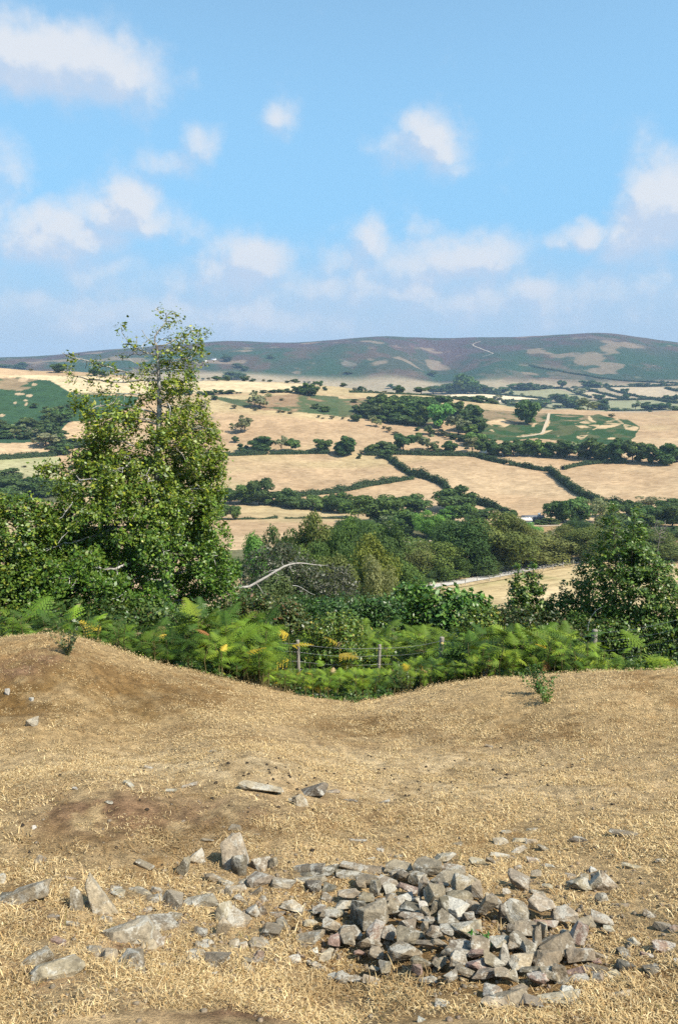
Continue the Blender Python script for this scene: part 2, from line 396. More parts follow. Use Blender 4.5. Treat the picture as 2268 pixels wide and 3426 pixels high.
def far_cols(x, y, z, r, a):
    px, py = project(x, np.maximum(y, 5.), z)
    front = (np.abs(a) < 1.2)
    w1 = (fbm(x/60, y/60, 3, 4)-.5); w2 = (fbm(x/14, y/14, 8, 3)-.5)
    fw = sstep(1400, 1800, r); wx = px + w1*(18+50*fw) + w2*(9+20*fw); wy = py + w1*(5+14*fw) + w2*(4+5*fw)
    N1 = fbm(x/45, y/45, 14, 4); N2 = fbm(x/9, y/9, 15, 3); N3 = fbm(x/150, y/150, 16, 3)
    c = np.zeros((len(x), 3)) + np.array([.375, .256, .148])
    c = lerp(c, (.43, .312, .187), sstep(.4, .66, N1)*.75); c = lerp(c, (.335, .225, .13), sstep(.45, .68, N3)*.6)
    c = lerp(c, (.36, .30, .15), sstep(.53, .70, fbm(x/90, y/60, 61, 3))*.5)
    def P(t, pts): return [T(t, *q) for q in pts]
    def patch(poly, col, r0=40, r1=900, al=1.0, rough=0.0, nz=None, thr=(.4, .55)):
        nonlocal c
        bx = np.array(poly)
        s = (wx > bx[:, 0].min()-5) & (wx < bx[:, 0].max()+5) & (wy > bx[:, 1].min()-5) & (wy < bx[:, 1].max()+5) & (r > r0) & (r < r1) & front
        k = np.nonzero(s)[0]
        if len(k) == 0: return
        k = k[inpoly(wx[k], wy[k], poly)]
        al_ = np.full(len(k), al)
        if nz is not None: al_ = al_*sstep(thr[0], thr[1], nz[k])
        c[k] = lerp(c[k], col, al_)
    c = lerp(c, (.10, .13, .05), (1-sstep(95, 135, r)))            # rough scrub floor below the fence
    # near valley floor, meadow by the road
    patch(P('C3', [(-700, 380), (-200, 260), (280, 155), (650, 100), (1568, 40), (1568, 560), (-700, 560)]), (.46, .35, .19), 60, 300)
    patch(P('C3', [(-560, 330), (-100, 250), (320, 210), (640, 260), (560, 340), (280, 350), (-300, 420)]), (.27, .26, .11), 60, 300, .9, nz=N1, thr=(.3, .5))
    patch(P('C3', [(300, 330), (560, 320), (520, 400), (200, 430), (-100, 420)]), (.55, .42, .24), 60, 300)
    patch([(700, 1845), (1100, 1822), (1190, 1765), (1480, 1755), (1500, 1900), (700, 1940)], (.05, .07, .03), 60, 330, .8)
    patch(P('B3', [(640, 840), (980, 840), (960, 950), (640, 940)]), (.06, .10, .05), 100, 400)
    patch(P('B4', [(240, 720), (520, 700), (460, 790), (210, 840)]), (.33, .22, .11), 100, 400)
    # left fields
    patch(P('B1', [(-300, 108), (560, 75), (560, 270), (-300, 265)]), (.31, .285, .155), 200, 600); patch(P('B1', [(-300, 108), (560, 75), (560, 200), (-300, 190)]), (.25, .25, .12), 200, 600, .8, nz=N1)
    patch(P('B1', [(-300, 265), (560, 290), (560, 500), (-300, 480)]), (.07, .09, .04), 200, 500, .9)
    # left bracken slope
    LB = P('A1', [(-800, 420), (0, 455), (150, 445), (330, 425), (560, 440), (640, 480), (900, 520), (1100, 560), (1300, 640), (1250, 720), (900, 850), (640, 855), (575, 930), (570, 1045), (-800, 1060)])
    patch(LB, (.035, .075, .032), 300, 760)
    patch(LB, (.025, .055, .028), 300, 760, .8, nz=N2, thr=(.48, .62))
    patch(P('A1', [(-800, 380), (0, 380), (330, 420), (380, 460), (250, 500), (330, 540), (200, 580), (0, 560), (-800, 540)]), (.24, .17, .10), 300, 760, .9, nz=N2, thr=(.36, .5))
    patch(P('A1', [(-800, 355), (0, 362), (230, 385), (430, 440), (330, 435), (120, 452), (-800, 440)]), (.42, .29, .17), 300, 760)
    for q in ((190, 605, 50, 12), (280, 618, 35, 14), (250, 665, 20, 8), (160, 690, 14, 12), (330, 520, 25, 14), (20, 800, 30, 12), (210, 470, 50, 20), (260, 700, 10, 20)):
        patch(P('A1', [(q[0]+q[2]*math.cos(t), q[1]+q[3]*math.sin(t)) for t in np.linspace(0, 6.28, 12)]), (.40, .29, .18), 300, 760, .9)
    patch(P('A1', [(570, 930), (640, 870), (930, 840), (1000, 930), (850, 1060), (580, 1060)]), (.43, .30, .175), 300, 760)
    # pale stubble strip along the ridge
    patch(P('A2', [(-1568, 430), (-900, 430), (0, 478), (700, 488), (1240, 508), (1230, 540), (1140, 570), (600, 592), (0, 605), (-900, 590), (-1100, 480)]), (.50, .39, .235), 400, 760)
    patch(P('A2', [(-950, 600), (0, 612), (600, 600), (1130, 592), (1130, 600), (600, 615), (0, 640)]), (.40, .28, .16), 400, 760)
    # rough bracken band under it
    BB = P('A2', [(400, 640), (560, 655), (760, 650), (900, 625), (1150, 600), (1360, 615), (1568, 640), (1568, 810), (1250, 778), (760, 745), (560, 690)]) 
    patch(BB, (.25, .165, .095), 400, 760)
    patch(BB, (.06, .085, .035), 400, 760, .95, nz=N1*.6+N2*.4, thr=(.47, .56))
    patch(P('A2', [(410, 635), (520, 635), (760, 690), (740, 728), (560, 690)]), (.055, .08, .035), 400, 760, .95)
    patch(P('A2', [(880, 725), (1060, 720), (1140, 750), (1100, 765)]), (.05, .075, .03), 400, 760, .95)
    patch(P('A2', [(1150, 760), (1568, 730), (1568, 808)]), (.055, .085, .035), 400, 760, .9)
    patch(P('A2', [(1340, 612), (1568, 632), (1568, 690), (1300, 640)]), (.055, .08, .035), 400, 760, .9)
    BC = P('A3', [(0, 645), (130, 650), (300, 640), (560, 700), (1150, 720), (1180, 830), (1020, 840), (680, 900), (260, 835), (0, 815)])
    patch(BC, (.22, .15, .085), 400, 760); patch(BC, (.07, .09, .038), 400, 760, .95, nz=N1*.5+N2*.5, thr=(.44, .54))
    # right bracken hillside
    RB = P('A4', [(-450, 735), (0, 762), (130, 772), (380, 782), (740, 800), (830, 790), (980, 830), (1100, 840), (1210, 905), (1165, 1000), (1105, 1058), (900, 1075), (760, 1062), (500, 1042), (250, 1012), (0, 1040), (-300, 1010), (-560, 830)])
    patch(RB, (.030, .066, .022), 380, 760)
    patch(RB, (.10, .085, .04), 380, 760, .55, nz=N2, thr=(.46, .6))
    patch(P('A4', [(-450, 730), (0, 760), (380, 780), (740, 800), (760, 830), (560, 850), (430, 835), (330, 850), (200, 890), (60, 890), (-130, 860), (-300, 800)]), (.21, .15, .085), 380, 760, .95, nz=N2*.7+N1*.3, thr=(.4, .5))
    for q in ([(590, 880), (700, 845), (790, 850), (830, 890), (760, 915), (660, 920)], [(850, 880), (900, 850), (1000, 830), (1070, 880), (1000, 900), (880, 925), (800, 920)], [(1060, 880), (1200, 910), (1180, 940), (1080, 945)],
              [(630, 990), (740, 985), (700, 1025), (640, 1020)], [(920, 1010), (985, 1005), (985, 1025), (920, 1025)], [(60, 1000), (130, 985), (310, 965), (330, 940), (410, 935), (300, 985), (130, 1005)], [(310, 970), (345, 860), (370, 780), (385, 780), (370, 860), (330, 970)],
              [(730, 970), (800, 920), (830, 915), (760, 960)], [(200, 920), (215, 870), (245, 865), (225, 915)], [(-230, 860), (-60, 830), (30, 880), (-40, 910), (-150, 900)], [(735, 800), (830, 905), (810, 910), (720, 830)], [(400, 1000), (480, 990), (460, 1005)], [(-180, 940), (-150, 930), (-130, 955)]):
        patch(P('A4', q), (.43, .31, .18), 380, 760, .95, nz=N2, thr=(.33, .46))
    # fields beyond the ridge
    far2 = (r > 760) & front
    k = np.nonzero(far2)[0]; c[k] = lerp(c[k], (.29, .235, .155), np.full(len(k), .9))
    patch(P('A4', [(-300, 555), (440, 550), (760, 650), (640, 662), (400, 660), (0, 622), (-300, 615)]), (.25, .235, .13), 900, 1800)
    patch(P('A4', [(-700, 630), (-300, 590), (0, 620), (400, 662), (0, 677), (-300, 668)]), (.62, .50, .33), 900, 1800)
    patch(P('A4', [(640, 668), (1568, 660), (1568, 755), (640, 755)]), (.24, .235, .13), 900, 1800)
    patch(P('A4', [(380, 670), (640, 700), (640, 755), (0, 735), (-300, 700), (0, 680)]), (.23, .22, .13), 900, 1800)
    patch(P('A4', [(560, 562), (700, 552), (1050, 650), (870, 655)]), (.40, .32, .21), 900, 1800)
    patch(P('A4', [(1000, 540), (1400, 540), (1568, 600), (1568, 680), (1260, 645), (920, 545)]), (.42, .33, .22), 900, 1800)
    # the moor
    hill = sstep(1650, 1760, r)
    H1 = fbm(x/140, y/260, 71, 5); H2 = fbm(x/38, y/70, 72, 4); H3 = fbm(x/300, y/480, 75, 3)
    g_ = np.zeros((len(x), 3)) + np.array([.026, .055, .028])
    g_ = lerp(g_, (.085, .052, .042), sstep(.44, .62, H1*.6+H2*.4)*.8)
    g_ = lerp(g_, (.075, .045, .05), sstep(2020, 2300, r)*sstep(.36, .6, H3)*.85)
    g_ = lerp(g_, (.03, .05, .03), sstep(.5, .62, fbm(x/60, y/110, 81, 4))*.7)
    g_ = lerp(g_, (.22, .16, .11), sstep(.635, .71, fbm(x/90+31, y/110, 77, 4))*.7)
    c = c*(1-hill[:, None]) + g_*hill[:, None]
    NH = H2*.45 + fbm(x/22, y/30, 83, 3)*.55
    HP = lambda t, q, col, al=.60, thr=(.42, .60): patch(P(t, q), tuple(v*.8 for v in col), 1500, 3200, al*(.52 if thr[0] > .38 else .34), nz=NH, thr=(thr[0]+.04, thr[1]+.10))
    pb = (.22, .15, .105)
    HP('A2', [(220, 320), (500, 330), (480, 380), (520, 410), (400, 450), (150, 450)], (.31, .22, .165)); HP('A2', [(1080, 470), (1200, 460), (1568, 490), (1568, 530), (1250, 510)], (.31, .22, .165), .9)
    HP('A3', [(0, 280), (60, 290), (140, 320), (100, 345), (0, 340)], (.38,.31,.26)); HP('A3', [(0, 490), (150, 500), (160, 540), (0, 540)], (.33,.25,.19), .9)
    HP('A3', [(240, 315), (330, 325), (560, 385), (780, 445), (1010, 515), (1010, 535), (900, 500), (700, 440), (560, 420), (400, 400), (290, 365)], pb)
    HP('A3', [(620, 385), (740, 390), (790, 420), (770, 440), (690, 425)], pb); HP('A3', [(500, 230), (620, 240), (700, 290), (860, 350), (820, 355), (640, 270)], pb, .7)
    HP('A3', [(230, 150), (320, 170), (400, 205), (400, 250), (320, 245), (280, 200)], pb, .8); HP('A3', [(790, 190), (900, 205), (1030, 185), (1020, 250), (940, 265)], pb, .8); HP('A3', [(430, 150), (640, 140), (730, 190), (700, 195), (520, 180)], (.28, .18, .14), .8)
    HP('A3', [(1020, 445), (1200, 415), (1400, 360), (1568, 370), (1568, 520), (1450, 480), (1300, 430)], pb, .9, (.33, .45)); HP('A4', [(-20, 380), (60, 385), (200, 440), (330, 500), (430, 550), (300, 530), (130, 500), (-20, 480)], (.24, .16, .125), .95, (.3, .4))
    HP('A3', [(1130, 330), (1300, 280), (1568, 300), (1568, 350), (1400, 350), (1200, 340)], (.18, .11, .09), .85, (.3, .42)); HP('A4', [(-20, 280), (60, 310), (200, 330), (400, 370), (150, 350), (-20, 320)], (.30, .22, .15), .7)
    HP('A4', [(180, 310), (330, 320), (420, 350), (690, 310), (710, 420), (500, 400), (330, 370)], (.24, .16, .115), .85, (.3, .42)); HP('A4', [(320, 385), (560, 410), (730, 440), (730, 540), (560, 560), (420, 540), (360, 460)], (.24, .175, .12), .9, (.3, .4))
    HP('A4', [(740, 440), (1000, 475), (1300, 500), (1568, 500), (1568, 520), (900, 535), (860, 500)], (.27, .20, .14), .9, (.3, .42)); HP('A4', [(1100, 430), (1200, 415), (1330, 470), (1200, 470)], (.32, .25, .16), .8); HP('A4', [(600, 220), (800, 215), (880, 290), (800, 270), (640, 250)], (.17, .09, .085), .7)
    HP('A4', [(1120, 330), (1280, 320), (1330, 350), (1200, 395)], (.2, .13, .10), .7); HP('A4', [(930, 320), (1010, 310), (1010, 380)], (.19, .12, .10), .7); HP('A4', [(1480, 320), (1568, 330), (1568, 370)], (.24, .17, .13), .8)
    HP('A4', [(560, 75), (700, 60), (1000, 85), (950, 100), (640, 100)], (.26, .19, .16), .8, (.3, .45)); HP('A1', [(150, 290), (400, 280), (450, 320), (430, 370), (280, 340)], (.30, .22, .17)); HP('A1', [(480, 300), (850, 270), (900, 300), (700, 310), (520, 330)], (.28, .21, .16))
    HP('A3', [(880, 420), (1010, 330), (1130, 250), (1200, 300), (1060, 420), (960, 480)], (.035, .06, .035), .85, (.2, .35)); HP('A3', [(800, 430), (1000, 400), (1300, 560), (1000, 600), (880, 520)], (.025, .05, .03), .8, (.2, .35))
    c = c*(.80+.40*N2[:, None])
    return c, {}
m, b = newmat('valley_ground'); P = geo_pos(b)
cc_ = attr(b, 'Col').outputs['Color']
mp = b.n('ShaderNodeMapping'); mp.inputs['Scale'].default_value = (.5, 1.0, 1.0); mp.inputs['Rotation'].default_value = (0, 0, .12); b.put(mp.inputs[0], P)
n_ = b.noise(mp.outputs[0], .55, 6, .68, .6); n2_ = b.noise(P, .13, 4, .6)
cc_ = b.mix(1.0, cc_, b.ramp(n_, [(.3, (.66, .63, .58)), (.5, (1, 1, 1)), (.7, (1.3, 1.32, 1.32))]), 'MULTIPLY')
cc_ = b.mix(1.0, cc_, b.ramp(n2_, [(.3, (.85, .84, .82)), (.5, (1, 1, 1)), (.7, (1.1, 1.11, 1.11))]), 'MULTIPLY')
out(b, prin(b, cc_, .95, .08, n_, .6, .5)); M_VAL = m
rs = np.exp(np.concatenate([np.arange(math.log(44), math.log(700), .0036), np.arange(math.log(700), math.log(1500), .006), np.arange(math.log(1500), math.log(2800), .0030), np.arange(math.log(2800), math.log(3700), .03)]))
polar_mesh('valley_and_hills', azcols(.53, .00125, .06), rs, M_VAL, far_cols)

def ribbon(name, pts, width, mat, lift, step=2.0, dense=True):
    """a strip laid on the terrain along ground points"""
    pts = [Vector(p) for p in pts]; Q = []
    for p, q in zip(pts[:-1], pts[1:]):
        n = max(1, int((q.xy-p.xy).length/step))
        for i in range(n): Q.append(p.xy.lerp(q.xy, i/n))
    Q.append(pts[-1].xy)
    Q = np.array([tuple(q) for q in Q])
    for _ in range(3): Q[1:-1] = (Q[:-2]+2*Q[1:-1]+Q[2:])/4
    d = np.gradient(Q, axis=0); d /= np.linalg.norm(d, axis=1)[:, None]; nrm = np.c_[-d[:, 1], d[:, 0]]
    k = 5; offs = np.linspace(-.5, .5, k)*width
    X = Q[:, None, :] + nrm[:, None, :]*offs[None, :, None]*(1+.12*(fbm(Q[:, 0]/3, Q[:, 1]/3, 4, 2)-.5))[:, None, None]
    Z = hxy(X[..., 0], X[..., 1]) + lift
    V = np.concatenate([X, Z[..., None]], -1).reshape(-1, 3); n = len(Q)
    i = np.arange(n*k).reshape(n, k)
    F = np.stack([i[:-1, :-1], i[1:, :-1], i[1:, 1:], i[:-1, 1:]], -1).reshape(-1, 4)
    o = mk(name, V, F, mat, smooth=True); o['kind'] = 'structure'; return o
M_ROAD = plain('road_gravel', (.50, .47, .43), .9, .1, var=.16, scale=.8)
M_TRACK = plain('track_earth', (.42, .34, .24), .9, .1, var=.16, scale=.8)
M_VERGE = plain('verge_dry_grass', (.42, .32, .18), .9, .1, var=.25, scale=.9)
ROADPX = [T('C2', *q) for q in ((560, 372), (700, 338), (860, 312), (1060, 285), (1270, 245), (1420, 220), (1568, 190))] + [T('C3', *q) for q in ((150, 163), (290, 133), (480, 108), (640, 85), (800, 62), (1010, 38), (1400, 10), (1568, 2), (1900, -30))]
RP = [cast(x, y, 90) for x, y in ROADPX]
ribbon('verge', RP, 9.0, M_VERGE, .10)
ribbon('road', RP, 3.6, M_ROAD, .19)
ribbon('track', [cast(*T('B4', *q), 150) for q in ((290, 722), (360, 716), (430, 712), (500, 715))], 3.0, M_TRACK, .15)
ribbon('track', [cast(*T('B4', *q), 150) for q in ((200, 845), (260, 825), (340, 800), (440, 772), (500, 725))], 3.0, M_TRACK, .15)
ribbon('track', [cast(*T('B3', *q), 150) for q in ((620, 872), (760, 866), (900, 855), (985, 850))], 2.2, M_TRACK, .15)
ribbon('track', [cast(*T('B4', *q), 150) for q in ((680, 702), (790, 696), (900, 692))], 2.5, M_TRACK, .15)
ribbon('path', [cast(*T('A3', *q), 1500) for q in ((1310, 118), (1272, 128), (1225, 147), (1300, 180), (1385, 210), (1432, 230), (1385, 243), (1325, 262))], 3.2, plain('moor_path', (.36, .30, .24), .9, .1), .5, 8)
ribbon('path', [cast(*T('A4', *q), 400) for q in ((372, 782), (362, 840), (335, 905), (315, 965), (240, 985), (120, 1000))], 2.0, M_TRACK, .12)
# ------------------------------------------------------------------ trees, hedges, buildings of the valley
def tube(path, rad, k=6):
    """verts, quads of a tube along path with radius list"""
    path = np.asarray(path, float); n = len(path); rad = np.broadcast_to(rad, (n,))
    d = np.gradient(path, axis=0); d /= np.linalg.norm(d, axis=1)[:, None]+1e-9
    ref = np.where(np.abs(d[:, 2:3]) > .9, np.array([[1., 0, 0]]), np.array([[0, 0, 1.]]))
    u = np.cross(d, ref); u /= np.linalg.norm(u, axis=1)[:, None]+1e-9; w = np.cross(d, u)
    t = np.linspace(0, 2*math.pi, k, endpoint=False)
    V = path[:, None] + rad[:, None, None]*(np.cos(t)[None, :, None]*u[:, None] + np.sin(t)[None, :, None]*w[:, None])
    i = np.arange(n*k).reshape(n, k); j = np.roll(i, -1, 1)
    F = np.stack([i[:-1], j[:-1], j[1:], i[1:]], -1).reshape(-1, 4)
    return V.reshape(-1, 3), F
def join(parts):
    Vs, Fs, n = [], [], 0
    for V, F in parts:
        Vs.append(V); Fs.append(np.asarray(F)+n); n += len(V)
    return np.concatenate(Vs), np.concatenate(Fs)
def unit(v): return v/(np.linalg.norm(v, axis=-1, keepdims=True)+1e-9)
def quads(C, N, size, r_, asp=.65, diamond=True):
    """leaf quads at centres C facing N"""
    n = len(C); N = unit(N); a = unit(np.cross(N, unit(r_.normal(size=(n, 3))))); b_ = np.cross(N, a)
    s = np.broadcast_to(size, (n,))[:, None]
    if diamond: V = np.stack([C-a*s, C+b_*s*asp-N*s*.15, C+a*s, C-b_*s*asp-N*s*.15], 1)
    else: V = np.stack([C-a*s-b_*s*asp, C+a*s-b_*s*asp, C+a*s+b_*s*asp, C-a*s+b_*s*asp], 1)
    return V.reshape(-1, 3), np.arange(4*n).reshape(n, 4)
PROTO = {}
def proto_tree(kind, seed, nleaf, lsize, nclump=24):
    r_ = np.random.default_rng(seed)
    lo = {'oak': .06, 'shrub': .0, 'thin': .16, 'tall': .04, 'thorn': .15}[kind]
    C, R = [], []
    while len(C) < nclump:
        p = r_.uniform(-1, 1, 3)
        q = np.linalg.norm(p*np.array([1, 1, 1.0]))
        if q > 1 or q < .35: continue
        f = 1.0
        if p[2] < -.3 and kind in ('oak', 'thorn'): f = .8
        c = np.array([p[0]*.36*f, p[1]*.36*f, lo + (1-lo)*(.47+p[2]*.41)])
        if kind == 'tall': c[:2] *= 1.05-(c[2]-.3)*.8
        C.append(c); R.append(r_.uniform(.11, .20)*(1 if kind != 'thin' else .8))
    C = np.array(C); R = np.array(R)
    k = r_.choice(len(C), nleaf, p=R**2/(R**2).sum())
    d = unit(r_.normal(size=(nleaf, 3))); d[:, 2] = np.where(d[:, 2] < -.75, -d[:, 2]*.6, d[:, 2]); d = unit(d)
    rad = R[k]*r_.uniform(.72, 1.06, nleaf)
    L = C[k] + d*rad[:, None]*np.array([1, 1, .8])
    if lo > 0: L[:, 2] = np.maximum(L[:, 2], lo*.8 + r_.uniform(0, .06, nleaf))
    else: L[:, 2] = np.maximum(L[:, 2], r_.uniform(0, .05, nleaf))
    V, F = quads(L, d + r_.normal(size=(nleaf, 3))*.45, lsize*r_.uniform(.6, 1.2, nleaf), r_, .7)
    v = np.repeat(np.clip(r_.normal(.42, .2, nleaf) + (r_.random(len(C))[k]-.5)*.3, 0, 1), 4)
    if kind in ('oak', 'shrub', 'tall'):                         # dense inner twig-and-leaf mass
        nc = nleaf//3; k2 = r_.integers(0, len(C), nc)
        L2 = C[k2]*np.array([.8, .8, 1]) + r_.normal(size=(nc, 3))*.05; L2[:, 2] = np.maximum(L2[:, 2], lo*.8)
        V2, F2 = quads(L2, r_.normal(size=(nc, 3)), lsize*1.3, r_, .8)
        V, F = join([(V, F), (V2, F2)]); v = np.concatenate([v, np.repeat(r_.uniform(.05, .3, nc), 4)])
    for ax in (0, 1):
        q = np.percentile(V[:, ax], (3, 97)); V[:, ax] = (V[:, ax]-q.mean())/(q[1]-q[0])
    q = np.percentile(V[:, 2], 99.3); V[:, 2] /= q; C = C/np.array([1, 1, q])
    tr = []
    if True:
        tr.append(tube([(0, 0, -.06), (.004, 0, .1), (-.01, .01, .3), (.01, 0, .55)], [.045, .033, .024, .012], 7))
        for i in r_.choice(len(C), min(9, len(C)), replace=False):
            b0 = np.array([0, 0, r_.uniform(.16, .4)]); mid = (b0+C[i])/2 + r_.normal(size=3)*.03
            tr.append(tube([b0, mid, C[i]], [.016, .011, .004], 5))
        for s in range(2 if kind == 'shrub' else 0):
            tr.append(tube([(0, 0, -.04), r_.normal(size=3)*.08+np.array([0, 0, .3])], [.02, .01], 5))
    tV, tF = join(tr)
    return (V, F, v), (tV, tF)
def get_proto(kind, lod, i):
    key = (kind, lod, i)
    if key not in PROTO:
        nl, ls = {'far': (1300, .058), 'mid': (3200, .036), 'near': (13000, .0145)}[lod]
        if kind == 'thin': nl = int(nl*.45)
        if kind == 'thorn': nl = int(nl*.5)
        (V, F, v), (tV, tF) = proto_tree(kind, hash(kind) % 1000 if False else sum(map(ord, kind))*7+i*31, nl, ls, {'far': 15, 'mid': 22, 'near': 34}[lod])
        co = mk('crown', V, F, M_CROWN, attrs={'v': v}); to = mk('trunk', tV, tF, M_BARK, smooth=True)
        nV, nF = join([(V, F), (tV, tF)])
        me1 = None
        cm, tm = co.data, to.data
        bpy.data.objects.remove(co); bpy.data.objects.remove(to)
        w = mk('tree', nV, nF, M_CROWN, attrs={'v': np.concatenate([v, np.zeros(len(tV))])}); wm = w.data
        wm.materials.append(M_BARK); wm.polygons.foreach_set('material_index', np.r_[np.zeros(len(F), np.int32), np.ones(len(tF), np.int32)])
        bpy.data.objects.remove(w)
        PROTO[key] = (cm, tm, wm)
    return PROTO[key]
TINT = {'o': (.028, .050, .018), 'm': (.040, .068, .022), 'b': (.048, .105, .028), 'g': (.075, .088, .055), 'l': (.058, .073, .026), 's': (.034, .055, .022), 't': (.05, .052, .028), 'y': (.075, .095, .026), 'e': (.12, .105, .075)}
KW = {'o': 'dark green oak', 'm': 'mid green tree', 'b': 'bright green tree', 'g': 'grey green loose tree', 'l': 'olive green tree', 's': 'dark green bush', 't': 'small dark thorn bush', 'y': 'yellow green tree', 'e': 'grey brown twiggy bush'}
tcount = [0]
def put_tree(base, w, h, code, label, group, px, parts=True, lod=None, kind=None, cat=None, nm=None):
    tcount[0] += 1; i = tcount[0]
    kind = kind or {'o': 'oak', 'm': 'oak', 'b': 'oak', 'g': 'thin', 'l': 'oak', 's': 'shrub', 't': 'thorn', 'y': 'shrub', 'e': 'thin'}[code]
    dist = (Vector(base)-Vector((0, 0, EYE))).length
    lod = lod or ('near' if dist < 240 else 'mid' if dist < 420 else 'far')
    cm, tm, wm = get_proto(kind, lod, i % (3 if lod == 'near' else 5))
    name = nm or {'s': 'bush', 't': 'thorn_bush', 'y': 'bush', 'e': 'bush'}.get(code, 'tree')
    cat = cat or ('bush' if 'bush' in name else 'tree')
    col = np.array(TINT[code])*np.array([2.6, 2.45, 2.0])*rng.uniform(.8, 1.25)*np.array([rng.uniform(.9, 1.15), 1, rng.uniform(.85, 1.15)])
    sc = (w*1.1, w*1.08*rng.uniform(.85, 1.1), h*1.04); rz = rng.uniform(0, 6.28)
    if parts:
        r0 = empty(name, base, rz); r0.scale = sc
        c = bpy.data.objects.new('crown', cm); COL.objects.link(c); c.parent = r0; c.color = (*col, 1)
        t = bpy.data.objects.new('trunk', tm); COL.objects.link(t); t.parent = r0
    else:
        r0 = bpy.data.objects.new(name, wm); COL.objects.link(r0); r0.location = base; r0.rotation_euler = (0, 0, rz); r0.scale = sc; r0.color = (*col, 1)
    return tag(r0, label, cat, group, px=px)
